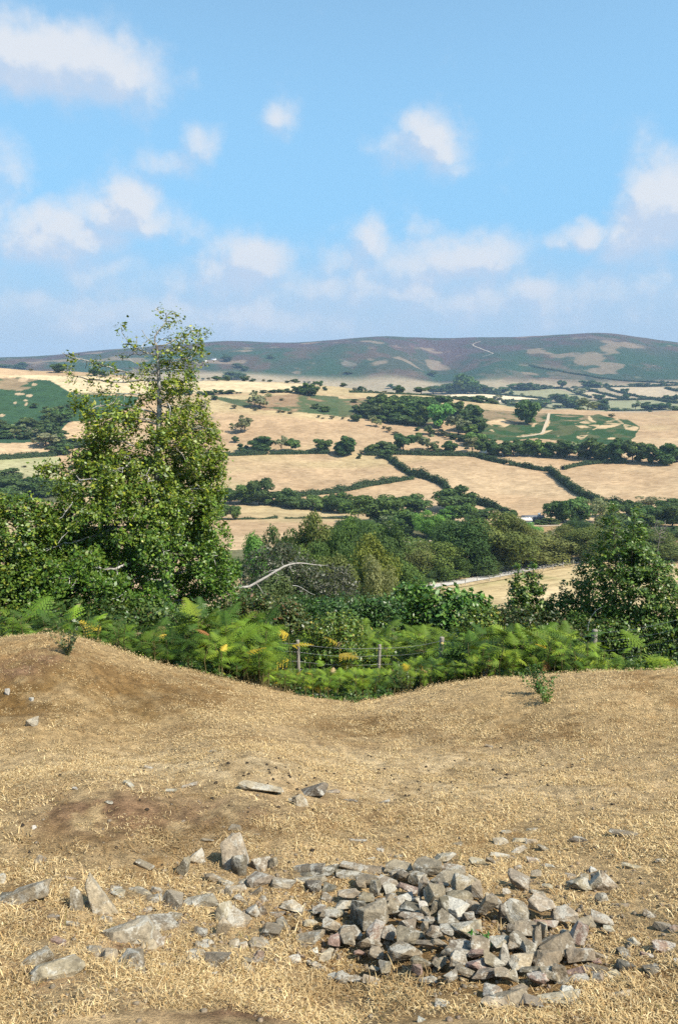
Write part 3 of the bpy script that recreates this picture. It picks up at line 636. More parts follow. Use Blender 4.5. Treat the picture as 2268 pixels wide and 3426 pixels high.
# (tile, group, place words, rmin, data "x,ybase,w,h,code ...")
TREES = [
 ('A1', 'trees along the left ridge', 'on the ridge line at far left', 500, '0,358,60,30,s 60,360,70,28,s 200,378,85,62,o 290,392,40,24,t 140,368,50,28,s 545,410,100,78,o 880,440,90,70,o 950,445,80,50,s'),
 ('A1', 'scrub on the left bracken slope', 'in the left bracken slope scrub', 300, '10,930,80,80,s 45,1022,110,70,s 140,1020,110,80,g 235,1022,110,80,s 310,1012,100,90,g 390,1005,110,100,s 500,1005,120,120,s 240,915,130,80,s 335,935,120,80,s 430,935,110,80,s 525,905,120,100,o 580,880,140,120,o 500,840,130,90,s 650,805,100,90,s 550,795,100,70,s 450,855,90,70,s 860,805,80,60,s 320,735,60,40,s 435,758,50,36,s 560,1030,110,80,s 90,960,100,70,s 180,950,90,60,g'),
 ('A1', 'trees at the corner of the left fields', 'by the left field corner', 300, '430,1110,190,125,g 540,1100,120,120,s 650,1110,130,80,o 760,1100,110,70,s'),
 ('B1', 'wood below the left fields', 'in the wood below the left fields', 250, '80,340,200,130,s 20,400,160,130,o 200,430,230,140,o 330,430,220,150,o 440,450,200,150,m 40,500,160,130,s 120,530,180,120,o 560,410,150,130,s 680,410,140,120,o 230,175,40,12,t 600,60,140,90,s 500,62,100,70,s'),
 ('A2', 'bushes in the hedge under the pale field', 'in the hedge under the stubble', 400, '20,615,80,60,s 110,615,80,55,s 180,615,70,50,s 285,615,42,35,s 345,615,62,36,s 402,612,70,45,s 480,608,70,38,s 560,604,80,34,s 625,600,30,14,t 660,598,30,12,t 790,597,45,26,s 870,594,60,24,s 960,592,70,25,s 1030,592,60,28,s 1100,592,60,35,s'),
 ('A2', 'trees at the end of the pale field', 'right of the pale stubble strip', 400, '1180,602,90,65,o 1250,612,90,98,m 1320,627,110,102,o 1390,547,55,60,o 1335,522,45,32,s 1440,572,35,36,s 1160,502,70,36,s 1270,600,70,80,o'),
 ('A2', 'trees on the open hillside', 'on the open tan hillside', 350, '840,742,150,135,g 790,735,90,100,g 665,972,150,150,g 700,968,90,130,g 612,1057,50,58,s 600,742,45,34,t 800,757,40,24,t 1015,777,40,20,t 1055,777,35,16,t 1120,788,42,20,t 1380,825,25,24,t 1420,834,25,12,t 1505,838,42,30,t 420,660,60,40,s 1040,665,40,20,t 1350,740,60,40,s 1440,770,80,50,s'),
 ('A2', 'bushes along the crest', 'on the crest above the stubble', 450, '310,478,26,22,t 362,478,26,26,t 440,482,70,42,s 530,482,50,40,s 700,487,70,45,o 768,490,45,28,s 870,492,25,24,t 930,494,40,22,s 1090,502,40,20,s 1250,508,22,22,t 1290,508,30,20,t 205,465,60,50,o'),
 ('A2', 'trees far off on the moor', 'low on the far moor', 1400, '525,310,80,65,o 935,280,55,35,s 640,365,90,42,s 700,392,60,40,s 560,472,120,68,s 640,472,110,60,s 240,310,50,30,s 290,315,40,26,s'),
 ('B2', 'oaks along the upper hedge', 'in the upper hedge', 300, '680,38,80,72,s 845,42,170,132,o 1035,42,100,140,g 1130,42,105,116,m 1420,44,140,112,o 1560,46,60,88,s'),
 ('B3', 'oaks along the upper hedge', 'in the middle of the upper hedge', 300, '60,78,170,168,o 265,62,60,66,s 205,57,32,36,t 185,98,36,40,s 330,60,110,100,s 400,60,120,115,s 470,60,110,105,s 590,48,160,165,o 725,-60,90,75,s 820,36,150,150,g 890,38,70,62,s 1018,42,110,98,o 440,95,110,75,m'),
 ('B3', 'row of oaks above the right fields', 'in the oak row', 300, '1230,52,120,140,g 1330,68,130,125,o 1430,74,120,132,o 1530,78,120,130,o'),
 ('B4', 'row of oaks above the right fields', 'in the oak row', 300, '40,78,130,140,o 140,80,140,146,o 250,84,130,146,m 340,88,130,130,o 470,94,150,152,o 560,98,140,152,o 640,104,150,150,g 740,114,170,182,o 860,118,150,150,m 1000,132,170,202,o 1140,137,150,190,o 1210,132,120,130,o 1300,147,140,172,m 1440,157,150,182,o 1550,132,110,130,o'),
 ('A3', 'trees of the hillside wood', 'in the hillside wood', 350, '285,672,60,42,o 140,684,60,30,s 200,775,130,80,s 260,800,120,90,s 330,835,160,130,s 410,800,200,170,o 460,840,150,130,o 560,765,130,135,o 560,862,160,150,m 650,862,160,170,o 680,745,150,112,o 760,705,100,72,o 740,805,170,140,o 760,905,140,172,m 850,795,150,130,o 920,745,180,112,o 920,925,190,205,b 1060,825,140,136,o 620,895,120,80,s 690,903,90,62,s 500,880,130,80,s 370,870,90,60,s'),
 ('A3', 'trees at the right end of the hillside wood', 'right of the hillside wood', 350, '1230,845,130,130,o 1240,965,190,205,o 1100,1005,200,185,g 1170,1005,130,120,m 1250,1092,140,112,m 1160,1045,100,66,s 1330,1080,120,70,s'),
 ('A3', 'thorn bushes down the hillside', 'on the slope below the wood', 350, '35,840,30,22,t 90,848,16,12,t 158,862,76,58,o 345,912,80,92,g 300,855,60,52,g 415,928,32,28,t 460,962,46,50,t 520,985,50,30,t 725,947,40,36,s 830,984,76,80,s 915,985,80,52,g 965,1000,50,50,t 1050,1028,60,56,s 990,1013,36,40,t'),
 ('A3', 'bushes along the crest', 'on the crest behind the wood', 450, '40,542,50,40,s 140,572,32,28,t 195,578,50,42,s 245,577,32,28,s 290,588,32,20,t 420,592,40,18,t 550,602,90,74,o 760,605,110,62,m 1020,640,44,22,s 1080,648,50,26,s 1170,667,130,40,s 1290,683,120,60,s 1400,692,80,46,s 1465,698,80,80,g 1540,702,60,46,s'),
 ('A3', 'trees in the combe below the moor', 'in the blue combe below the far moor', 1200, '480,556,60,42,s 870,605,130,66,s 950,605,120,76,o 1030,605,120,90,o 1100,605,130,120,o 1160,600,150,165,o 1230,605,130,110,o 1290,603,110,84,s 1360,602,110,62,s 1430,600,100,54,s 1520,595,100,54,s 860,440,80,44,s 90,420,70,20,s'),
 ('A4', 'trees on the far right fields', 'among the far right fields', 420, '170,892,165,205,o 290,722,140,56,s 60,714,110,30,s 950,822,50,36,t 990,760,90,26,s 1080,758,60,20,s 1170,752,60,84,g 1280,748,110,62,o 1380,750,130,52,s 1450,750,80,62,o 1520,752,60,36,s 730,752,160,108,g 860,752,95,88,o 800,752,80,40,s 460,735,80,28,s'),
 ('A4', 'trees in the far valley', 'in the far valley', 900, '460,685,115,78,o 540,715,130,80,o 600,735,140,72,o 505,690,80,60,s 600,670,60,44,s 830,662,90,52,o 1070,592,60,36,o 1080,652,46,46,o 1112,662,32,20,s 650,612,110,62,g 770,582,80,24,s 1450,658,45,42,o 1500,660,62,36,s 25,614,40,36,o 125,626,32,30,g 205,635,24,20,t 245,640,22,16,t 1120,615,24,14,t 1540,660,40,50,o'),
 ('A4', 'trees along the foot of the moor', 'along the foot of the far moor', 1200, '490,555,80,72,o 60,570,110,56,s 150,572,110,66,o 240,566,100,50,s 320,560,60,40,s 380,548,42,22,s 600,550,42,20,s 720,545,110,62,o 800,545,110,50,s 900,542,46,36,o 1150,535,80,26,s 1230,535,90,30,s 1310,535,90,28,s 1420,530,60,34,s'),
 ('B3', 'trees along the brook', 'along the valley brook', 200, '20,605,170,180,o 110,645,140,150,m 355,705,345,255,o 680,605,225,158,o 1070,595,300,212,o 1030,690,185,145,b 1165,695,170,175,m 520,700,170,135,m 430,720,140,90,s 620,805,240,205,m 500,765,200,130,g 820,840,225,240,b 950,830,200,165,m 1330,650,165,92,s 1430,650,80,82,g 1560,625,60,42,s 40,840,150,130,o 180,840,220,172,m 300,800,160,110,m 1250,720,140,100,o'),
 ('B4', 'trees by the white building', 'near the white building', 200, '30,645,80,70,o 430,690,170,190,o 500,695,160,200,o 630,690,200,215,m 800,690,190,212,g 650,855,185,185,o 190,838,150,140,b 300,707,110,36,s 390,705,110,60,s 520,835,140,112,l 120,700,60,30,s 570,790,110,90,o'),
 ('B4', 'trees behind the right hollies', 'behind the right hollies', 180, '930,640,150,130,m 1140,630,170,126,o 1310,575,210,112,g 1500,610,200,130,o 1300,705,260,150,o 1420,700,200,150,m 1510,730,200,205,o 1240,770,200,150,m 1000,760,220,150,s 1380,860,180,120,m 1530,850,160,120,s 880,770,160,120,l 1120,800,180,120,s'),
 ('B2', 'trees in the lower hedge', 'in the lower left hedge', 250, '560,522,160,142,s 700,525,150,110,s 740,528,170,190,m 830,532,200,228,o 950,525,140,112,s 1080,545,180,160,o 1180,565,190,120,s 1260,565,120,80,s 1400,575,200,124,m 1500,585,150,152,o 1560,600,150,150,s'),
 ('B2', 'pair of slim trees in the tan field', 'on the low scrubby hedge', 200, '490,662,125,132,m 605,664,95,128,m'),
]
SZ = lambda s, big, small: 'large ' if s > big else 'small ' if s < small else ''
for (tile, grp, place, rmin, data) in TREES:
    items = [q.split(',') for q in data.split()]
    areas = sorted(float(q[2])*float(q[3]) for q in items); med = areas[len(areas)//2]
    for q in items:
        x, y, w, h = map(float, q[:4]); code = q[4]
        px, py = T(tile, x, y); p = cast(px, py, rmin); s = scale_at(p)
        dv = p.xy.normalized()*(w*TS*s*.28); p = Vector((p.x+dv.x, p.y+dv.y, float(hxy(np.array([p.x+dv.x]), np.array([p.y+dv.y]))[0])))
        kw = KW[code]; sz = SZ(w*h, med*1.5, med*.6)
        if sz == 'small ' and kw.startswith('small'): sz = ''
        put_tree(p, w*TS*s, h*TS*s, code, sz + kw + ' ' + place, grp, px, parts=(w*TS > 26 and p.length < 1000))
# bigger trees and scrub between the bracken and the road: (x centre px, top py, width px, base py or None, distance m or None, code, kind)
MIDT = [(1539, 1752, 172, 1938, None, 'o', 'tall', 'dense dark yew like tree beside the gravel road'), (1658, 1730, 165, 1926, None, 'l', 'oak', 'broad brownish olive oak beside the gravel road'),
        (1708, 1742, 105, 1915, None, 'l', 'oak', 'olive oak right of the broad brownish one by the road'), (1778, 1784, 165, 1906, None, 'l', 'shrub', 'low olive thicket above the road verge'), (1856, 1776, 150, 1888, None, 'l', 'shrub', 'round olive bush where the road bends'),
        (1441, 1818, 150, 1952, None, 'y', 'oak', 'yellow green oak left of the dark yew like tree'), (1352, 1822, 160, 1965, None, 'l', 'oak', 'olive oak with bare twigs left of the yellow green oak'), (1480, 1850, 120, 1950, None, 'm', 'shrub', 'green bush at the foot of the dark yew like tree'),
        (1600, 1860, 140, 1932, None, 's', 'shrub', 'dark bush under the brownish olive oak'), (1271, 1884, 110, None, 62, 'g', 'thin', 'round grey green willow above the bramble bank'), (1051, 1745, 125, None, 85, 'l', 'oak', 'tall olive tree behind the grey twiggy scrub'),
        (1110, 1800, 110, None, 80, 'm', 'oak', 'green tree right of the tall olive tree'), (1205, 1748, 105, None, 150, 'm', 'oak', 'green tree below the telegraph pole'), (1150, 1754, 75, None, 175, 'o', 'oak', 'small dark oak left of the telegraph pole'), (1165, 1752, 150, None, 160, 'o', 'oak', 'dark oak behind the telegraph pole'),
        (842, 1812, 110, None, 75, 'b', 'shrub', 'teal green tree just right of the big holly'), (915, 1788, 110, None, 110, 'o', 'oak', 'dark tree behind the grey twiggy scrub'), (985, 1800, 100, None, 100, 'm', 'oak', 'green tree between the dark tree and the tall olive tree'), (1279, 1772, 140, None, 140, 'm', 'oak', 'green oak left of the olive oak with bare twigs'),
        (1225, 1830, 150, None, 72, 'y', 'shrub', 'yellowish thicket left of the grey green willow'), (1010, 1850, 150, None, 58, 'm', 'shrub', 'green thicket under the tall olive tree'), (1120, 1880, 120, None, 55, 'l', 'shrub', 'olive thicket right of the grey twiggy scrub'), (870, 1880, 110, None, 52, 'b', 'shrub', 'teal green bush low beside the big holly'),
        (2225, 1790, 150, 1884, None, 'l', 'shrub', 'olive thicket at the right edge above the pale meadow'), (1972, 1772, 120, 1885, None, 'l', 'shrub', 'olive tree behind the left leader of the right holly'), (2149, 1775, 130, 1872, None, 'm', 'shrub', 'green tree below the dead bleached tree'), (2060, 1770, 130, 1876, None, 'l', 'shrub', 'olive tree between the two holly leaders'),
        (1340, 1895, 110, None, 95, 'm', 'shrub', 'green bush at the end of the road behind hazel'), (1390, 1900, 90, 1962, None, 's', 'shrub', 'dark bush on the verge left of the road'), (940, 1950, 170, None, 40, 's', 'shrub', 'dark green bramble clump below the bleached branch')]
for (px, top, wpx, by, r, code, kind, lab) in MIDT:
    p = cast(px, by, 60) if by else at_r(px, r)
    if by:
        dv = p.xy.normalized()*(wpx*scale_at(p)*.56); p = Vector((p.x+dv.x, p.y+dv.y, float(hxy(np.array([p.x+dv.x]), np.array([p.y+dv.y]))[0])))
    s = scale_at(p); tp = pix_at(px, top, p.xy.length); h = tp.z - p.z
    put_tree(p, wpx*s, h, code, lab, None, px, lod='near', kind=kind, nm='bush' if kind == 'shrub' else 'tree')

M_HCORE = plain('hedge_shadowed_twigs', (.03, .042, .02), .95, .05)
def hedge(pts, width, height, label, px, code='s', rmin=150, dens=5.0, lump=.45, leaf=.42, group='field hedges'):
    P3 = [cast(*q, rmin) for q in pts]
    Q = [];
    for a, b_ in zip(P3[:-1], P3[1:]):
        n = max(1, int((b_.xy-a.xy).length/1.0))
        for i in range(n): Q.append(a.xy.lerp(b_.xy, i/n))
    Q.append(P3[-1].xy); Q = np.array([tuple(q) for q in Q])
    for _ in range(2): Q[1:-1] = (Q[:-2]+2*Q[1:-1]+Q[2:])/4
    L = len(Q); base = np.array([Q[0, 0], Q[0, 1], float(hxy(Q[:1, 0], Q[:1, 1])[0])])
    s = np.arange(L, dtype=float)
    hh = height*(1 + lump*2*(fbm(s/5.0, s*0+px, 3, 3)-.5) + lump*.9*np.maximum(0, fbm(s/9.0, s*0+px*2, 9, 2)-.55)*4)
    d = np.gradient(Q, axis=0); d = unit(d); nr = np.c_[-d[:, 1], d[:, 0]]
    n = int(L*dens*(height+width)); k = rng.integers(0, L, n)
    th = rng.uniform(-.25, math.pi+.25, n); rad = rng.uniform(.75, 1.05, n)
    off = np.cos(th)*rad*width/2; zz = np.clip(np.abs(np.sin(th))**.6*rad, 0, 1.1)*hh[k]
    X = Q[k] + nr[k]*off[:, None] + rng.normal(size=(n, 2))*.3
    z = hxy(X[:, 0], X[:, 1], False) + zz
    N = np.c_[nr[k]*np.cos(th)[:, None], np.sin(th)+.3] + rng.normal(size=(n, 3))*.5
    V, F = quads(np.c_[X, z]-base, N, leaf*rng.uniform(.6, 1.3, n), rng, .75)
    v = np.repeat(np.clip(rng.normal(.4, .2, n), 0, 1), 4)
    zc = hxy(Q[:, 0], Q[:, 1], False)
    core = []
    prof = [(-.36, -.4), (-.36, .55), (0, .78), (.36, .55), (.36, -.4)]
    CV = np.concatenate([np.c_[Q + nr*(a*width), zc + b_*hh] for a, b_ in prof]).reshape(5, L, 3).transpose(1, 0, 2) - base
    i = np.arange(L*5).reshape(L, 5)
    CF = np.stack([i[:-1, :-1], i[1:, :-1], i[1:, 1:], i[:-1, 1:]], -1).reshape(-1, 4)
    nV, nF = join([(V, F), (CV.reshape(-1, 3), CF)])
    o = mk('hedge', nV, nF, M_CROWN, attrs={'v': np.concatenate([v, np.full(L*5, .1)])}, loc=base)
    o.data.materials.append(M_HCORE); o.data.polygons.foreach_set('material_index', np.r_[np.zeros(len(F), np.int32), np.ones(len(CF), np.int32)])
    o.color = (*(np.array(TINT[code])*1.75), 1); tag(o, label, 'hedge', group, px=px); return o
HE = lambda t, q: [T(t, *x) for x in q]
hedge(HE('B2', [(250, 72), (520, 66), (660, 66), (900, 55)]), 2.6, 2.3, 'clipped straight hedge under the left oaks of the upper field edge', 780)
hedge(HE('B2', [(930, 55), (1170, 52), (1300, 48), (1480, 50)]), 2.6, 2.4, 'clipped straight hedge between the paired oaks and the hillside gap', 1000)
hedge(HE('B3', [(250, 62), (360, 66), (480, 62)]), 3, 2.6, 'bushy hedge where the winding hedge meets the upper field edge', 1265)
hedge(HE('B3', [(490, 55), (650, 58), (800, 64), (1000, 68), (1190, 70)]), 2.6, 2.4, 'clipped dark hedge along the top of the big central field', 1430)
hedge(HE('B3', [(400, 82), (470, 105), (540, 165), (620, 220), (690, 262), (780, 275), (860, 300), (930, 328), (985, 362), (1005, 400)]), 3.4, 3.2, 'long winding hedge running down between the two central fields', 1390, lump=.6)
hedge(HE('B3', [(-10, 408), (150, 378), (300, 345), (440, 325), (560, 302), (680, 285)]), 2.8, 2.6, 'hedge climbing rightwards to the winding hedge', 1250, lump=.55)
hedge(HE('B2', [(1010, 450), (1120, 452), (1240, 444), (1400, 425), (1558, 408)]), 2.8, 2.6, 'hedge joining the lower left trees to the climbing hedge', 1050, lump=.55)
hedge(HE('B3', [(1195, 500), (1290, 520), (1385, 545), (1470, 575), (1560, 605)]), 2.8, 2.8, 'hedge falling from the big brook oak to the white building', 1630, lump=.5)
hedge(HE('B3', [(1200, 70), (1290, 82), (1360, 105), (1450, 125), (1545, 145)]), 3.0, 3.0, 'hedge below the oak row with the white van behind it', 1620, lump=.55)
hedge(HE('B4', [(0, 155), (90, 162), (170, 182), (270, 200), (385, 214)]), 2.8, 2.8, 'lumpy hedge ending at the field gate gap', 1760, lump=.6)
hedge(HE('B4', [(382, 228), (430, 262), (480, 305), (540, 352), (600, 398), (680, 445), (760, 480), (850, 515), (940, 545), (1060, 568)]), 3.2, 3.2, 'long diagonal hedge down the right side of the central field', 1940, lump=.55)
hedge(HE('B4', [(500, 198), (560, 180), (640, 162), (740, 148), (860, 138), (980, 138), (1090, 140)]), 2.6, 2.2, 'low curving hedge under the oak row at right', 1990, lump=.35)
hedge(HE('B2', [(300, 665), (440, 662), (700, 658), (860, 655), (1000, 648)]), 1.2, .7, 'low scrubby hedge line under the pair of slim trees', 830, dens=4, lump=.9, leaf=.3)
hedge(HE('B2', [(1070, 652), (1200, 650), (1380, 650), (1568, 652), (1650, 655)]), 1.2, .7, 'low scrubby hedge line crossing the tan field', 1050, dens=4, lump=.9, leaf=.3)
hedge(HE('B1', [(-260, 106), (0, 100), (120, 94), (250, 86), (380, 76), (520, 70)]), 3.0, 2.6, 'dark hedge between the two left fields', 90, lump=.3)
hedge(HE('A3', [(100, 590), (300, 592), (500, 605), (700, 612), (900, 628), (1020, 642)]), 2.5, 1.4, 'thin dark hedge on the crest behind the hillside wood', 1330, rmin=450, leaf=.6, dens=3)
hedge(HE('A3', [(1020, 645), (1150, 668), (1300, 685), (1450, 698), (1568, 706)]), 2.5, 1.8, 'bushy hedge on the crest at the end of the pale far field', 1600, rmin=450, leaf=.6, dens=3)
hedge(HE('A4', [(0, 716), (200, 725), (420, 740), (650, 752), (900, 760)]), 2.5, 1.5, 'crest hedge above the right bracken hillside', 1860, rmin=450, leaf=.6, dens=3)
hedge(HE('A4', [(900, 760), (1100, 760), (1300, 757), (1568, 758)]), 2.5, 1.7, 'crest hedge at the right edge below the far fields', 2150, rmin=450, leaf=.6, dens=3)
FARH = [([(-260, 600), (0, 622), (150, 632), (300, 648), (400, 662)], 'far hedge above the pale far field'), ([(-60, 680), (150, 672), (390, 668)], 'far hedge below the pale far field'), ([(870, 662), (1050, 662), (1260, 658), (1568, 655)], 'far straight hedge across the distant right fields'),
        ([(700, 556), (800, 585), (920, 615), (1050, 650)], 'far slanting hedge left of the lone round tree'), ([(905, 546), (960, 575), (1080, 602), (1200, 632), (1340, 655), (1450, 675), (1568, 692)], 'far slanting hedge passing under the lone round tree'),
        ([(20, 572), (200, 566), (440, 553), (540, 560)], 'far hedge along the moor foot at left'), ([(700, 550), (920, 542), (1150, 538), (1400, 535), (1568, 526)], 'far hedge along the moor foot at right'), ([(540, 562), (600, 590), (680, 618), (760, 642)], 'far hedge with loose trees in the distant fields'),
        ([(1450, 552), (1500, 566), (1568, 580)], 'far short hedge at the right edge of the distant fields'), ([(190, 342), (330, 372), (500, 400), (700, 432), (850, 462), (1000, 478), (1200, 490), (1400, 502), (1568, 508)], 'far dark boundary hedge across the moor slope')]
for q, lab in FARH:
    hedge(HE('A4', q), 4.0, 3.2, lab, T('A4', *q[0])[0], rmin=900, dens=.7, leaf=1.3, lump=.5, group='far hedges')

# white building, cottages, van, telegraph poles, dead tree
M_WHITE = plain('white_render', (.78, .77, .74), .8, .2, var=.05)
M_SLATE = plain('slate_roof', (.13, .14, .16), .7, .3, var=.15)
M_GLASS = plain('window_glass', (.03, .035, .04), .15, .6, var=.1)
def boxes(bl):
    P_ = []
    for (x0, x1, y0, y1, z0, z1) in bl:
        V = np.array([(x, y, z) for z in (z0, z1) for y in (y0, y1) for x in (x0, x1)], float)
        P_.append((V, np.array([(0, 2, 3, 1), (4, 5, 7, 6), (0, 1, 5, 4), (2, 6, 7, 3), (0, 4, 6, 2), (1, 3, 7, 5)])))
    return join(P_)
def house(p, yaw, L, Wd, hw, hr, label, px, nwin=4, parts=True, roofmat=None, name='house'):
    r0 = empty(name, p, yaw); tag(r0, label, 'house', px=px)
    V, F = boxes([(-L/2, L/2, -Wd/2, Wd/2, -1.0, hw)])
    gab = np.array([(-L/2, -Wd/2, hw), (-L/2, Wd/2, hw), (-L/2, 0, hw+hr*.96), (-L/2, 0, hw+hr*.96), (L/2, -Wd/2, hw), (L/2, 0, hw+hr*.96), (L/2, 0, hw+hr*.96), (L/2, Wd/2, hw)])
    V, F = join([(V, F), (gab, np.array([(0, 2, 3, 1), (4, 7, 6, 5)]))])
    mk('wall', V, F, M_WHITE, r0)
    e = .35; t = .12; y = Wd/2+e; x = L/2+e; zl = hw-e*hr/(Wd/2)
    RV = np.array([(-x, -y, zl), (x, -y, zl), (x, 0, hw+hr), (-x, 0, hw+hr), (-x, y, zl), (x, y, zl), (-x, -y, zl+t), (x, -y, zl+t), (x, 0, hw+hr+t), (-x, 0, hw+hr+t), (-x, y, zl+t), (x, y, zl+t)], float)
    RF = np.array([(0, 1, 2, 3), (3, 2, 5, 4), (6, 9, 8, 7), (9, 10, 11, 8), (0, 6, 7, 1), (4, 5, 11, 10), (0, 3, 9, 6), (3, 4, 10, 9), (1, 7, 8, 2), (2, 8, 11, 5)])
    rf = mk('roof', RV, RF, roofmat or M_SLATE, r0)
    if parts:
        V, F = boxes([(L*.28, L*.28+.8, -.35, .35, hw+hr*.5, hw+hr+.9)]); mk('chimney', V, F, M_WHITE, rf)
        for i in range(nwin):
            cx = -L/2 + (i+.5)*L/nwin
            z0, z1 = (.05, 2.0) if i == nwin//2 else (.9, 2.0)
            V, F = boxes([(cx-.55, cx+.55, -Wd/2-.04, -Wd/2+.05, z0, z1)]); w_ = mk('door' if i == nwin//2 else 'window', V, F, M_GLASS, r0)
            V, F = boxes([(cx-.62, cx-.55, -Wd/2-.06, -Wd/2-.001, z0, z1), (cx+.55, cx+.62, -Wd/2-.06, -Wd/2-.001, z0, z1), (cx-.62, cx+.62, -Wd/2-.06, -Wd/2-.001, z1, z1+.08)]); mk('frame', V, F, M_WHITE, w_)
    return r0
bp = cast(*T('B4', 218, 672), 150); bs = scale_at(bp)
house(bp, .06, 188*TS*bs, 5.0, 30*TS*bs, 22*TS*bs, 'long low white building with grey roof at the valley edge', T('B4', 218, 672)[0], 7)
bp2 = cast(*T('B4', 100, 692), 150)
house(bp2, -.1, 8*1.0, 3.2, 1.5, .5, 'small pale flat outbuilding in front of the white building', T('B4', 100, 692)[0], 2, False, plain('pale_felt_roof', (.55, .5, .43), .9))
fp = cast(*T('A3', 1198, 575), 1200); fs = scale_at(fp)
house(fp, .3, 40*TS*fs, 7, 16*TS*fs, 14*TS*fs, 'tiny white cottage in the blue combe below the moor', T('A3', 1198, 575)[0], 3, False)
for (x, y, w, lab) in ((332, 303, 26, 'tiny white farmhouse on the moor slope right of the holly top'), (410, 290, 46, 'tiny long white barn on the moor slope right of the farmhouse')):
    q = cast(*T('A2', x, y), 1500); s_ = scale_at(q); house(q, 0, w*TS*s_, 8, 12*TS*s_, 7*TS*s_, lab, T('A2', x, y)[0], 2, False)
# van behind the hedge
vp = cast(*T('B3', 1345, 66), 200); vr = empty('van', vp, .15); tag(vr, 'white van roof showing over the hedge below the oak row', 'van', px=T('B3', 1345, 66)[0])
prof = np.array([(-2.6, .4), (-2.6, 2.3), (-2.4, 2.45), (1.2, 2.45), (1.9, 1.5), (2.6, 1.3), (2.65, .4)])
VV = np.concatenate([np.c_[prof[:, 0], np.full(7, s_), prof[:, 1]] for s_ in (-.95, .95)]); vp_ = 1.5
VF = [np.array([(i, (i+1) % 7, (i+1) % 7+7, i+7) for i in range(7)]), np.array([tuple(range(6, -1, -1)), tuple(range(7, 14))])]
VV[:, 2] += .9
mk('body', VV, VF, plain('white_paint', (.8, .8, .8), .35, .5, var=.02), vr)
V, F = boxes([(1.25, 1.62, -.975, .975, 2.75, 3.15)]); mk('window', V, F, M_GLASS, vr)
for x_ in (-1.7, 1.7):
    for y_ in (-.9, .9):
        V, F = tube([(x_, y_-.12, 1.25), (x_, y_+.12, 1.25)], [.36, .36], 14); mk('wheel', V, F, M_GLASS, vr)
M_POLE = plain('pole_wood', (.40, .37, .33), .9, .1)
for (x, yt, yb, lab, arm) in ((178, 600, 700, 'taller wooden telegraph pole left of the big dark brook oak', 1), (465, 762, 830, 'shorter telegraph pole among the brook trees', 1)):
    q = cast(*T('B3', x, yb), 150); px = T('B3', x, yb)[0]; tp = pix_at(px, T('B3', x, yt)[1], q.xy.length); h = max(5.0, tp.z-q.z)
    r0 = empty('telegraph_pole', q); tag(r0, lab, 'telegraph pole', 'telegraph poles in the valley', px=px)
    V, F = tube([(0, 0, -.5), (0, 0, h*.5), (0, 0, h)], [.2, .17, .13], 8); mk('pole', V, F, M_POLE, r0)
    V, F = boxes([(-1.1, 1.1, -.07, .07, h-.75, h-.6)]); ca = mk('crossarm', V, F, M_POLE, r0)
    for x_ in (-.9, 0, .9):
        V, F = tube([(x_, 0, h-.62), (x_, 0, h-.4)], [.07, .05], 8); mk('insulator', V, F, M_WHITE, ca)
# road fence
rf0 = None; posts = []
off = [T('C2', *q) for q in ((840, 330), (945, 320), (1062, 305), (1166, 298), (1276, 270), (1388, 262), (1488, 240))] + [T('C3', *q) for q in ((24, 218), (126, 200), (320, 164), (403, 150), (500, 134), (595, 110), (720, 95), (860, 76), (1000, 58), (1150, 42), (1300, 28), (1472, 18), (1560, 12))]
off.insert(8, T('C3', 222, 182))
PF_ = [cast(x, y, 90) for x, y in off]
rf0 = empty('road_fence', PF_[4]); tag(rf0, 'post and wire fence along the gravel road in the valley', 'fence', px=off[4][0])
for q in PF_:
    V, F = tube([(0, 0, -.3), (0, 0, 1.0), (0.01, 0, 1.25)], [.10, .095, .09], 6); o = mk('post', V, F, M_POLE, rf0, loc=q-PF_[4])
for hgt in (1.15, .75, .4):
    V, F = tube([tuple(q-PF_[4]+Vector((0, 0, hgt))) for q in PF_], [.012]*len(PF_), 4); mk('wire', V, F, plain('galvanised_wire', (.5, .5, .5), .4, .5, .8), rf0)
FB = [cast(*T('C3', *q), 90) for q in ((118, 145), (290, 118), (390, 100), (478, 85), (575, 68))]
rf1 = empty('road_fence', FB[0]); tag(rf1, 'thin posts on the verge on the far side of the gravel road', 'fence', px=T('C3', 290, 118)[0])
for q in FB:
    V, F = tube([(0, 0, -.3), (0, 0, 1.2)], [.08, .07], 6); mk('post', V, F, M_POLE, rf1, loc=q-FB[0])
# ------------------------------------------------------------------ near trees and shrubs grown by space colonisation
def grow(attr_, root, trunk, step=.16, kill=.2, infl=1.3, iters=160, seed=1, trop=(0, 0, .12)):
    r_ = np.random.default_rng(seed)
    N = [np.array(p, float) for p in trunk]; par = [-1]+list(range(len(trunk)-1))
    A = np.array(attr_, float); live = np.ones(len(A), bool)
    best = np.full(len(A), 1e9); bi = np.zeros(len(A), int)
    def upd(start):
        nonlocal best, bi
        X = np.array(N[start:])
        d = np.linalg.norm(A[:, None]-X[None], axis=2); j = d.argmin(1); dm = d[np.arange(len(A)), j]
        m = dm < best; best[m] = dm[m]; bi[m] = j[m]+start
    upd(0); trop = np.array(trop)
    for it in range(iters):
        live &= best > kill
        k = np.nonzero(live & (best < infl))[0]
        if len(k) == 0: break
        NA = np.array(N); dv = np.zeros((len(N), 3)); np.add.at(dv, bi[k], unit(A[k]-NA[bi[k]]))
        src = np.unique(bi[k]); start = len(N)
        for s in src:
            d = unit(dv[s]) + trop + r_.normal(size=3)*.16
            N.append(N[s]+unit(d)*step); par.append(int(s))
        upd(start)
        if len(N) > 14000: break
    return np.array(N), np.array(par)
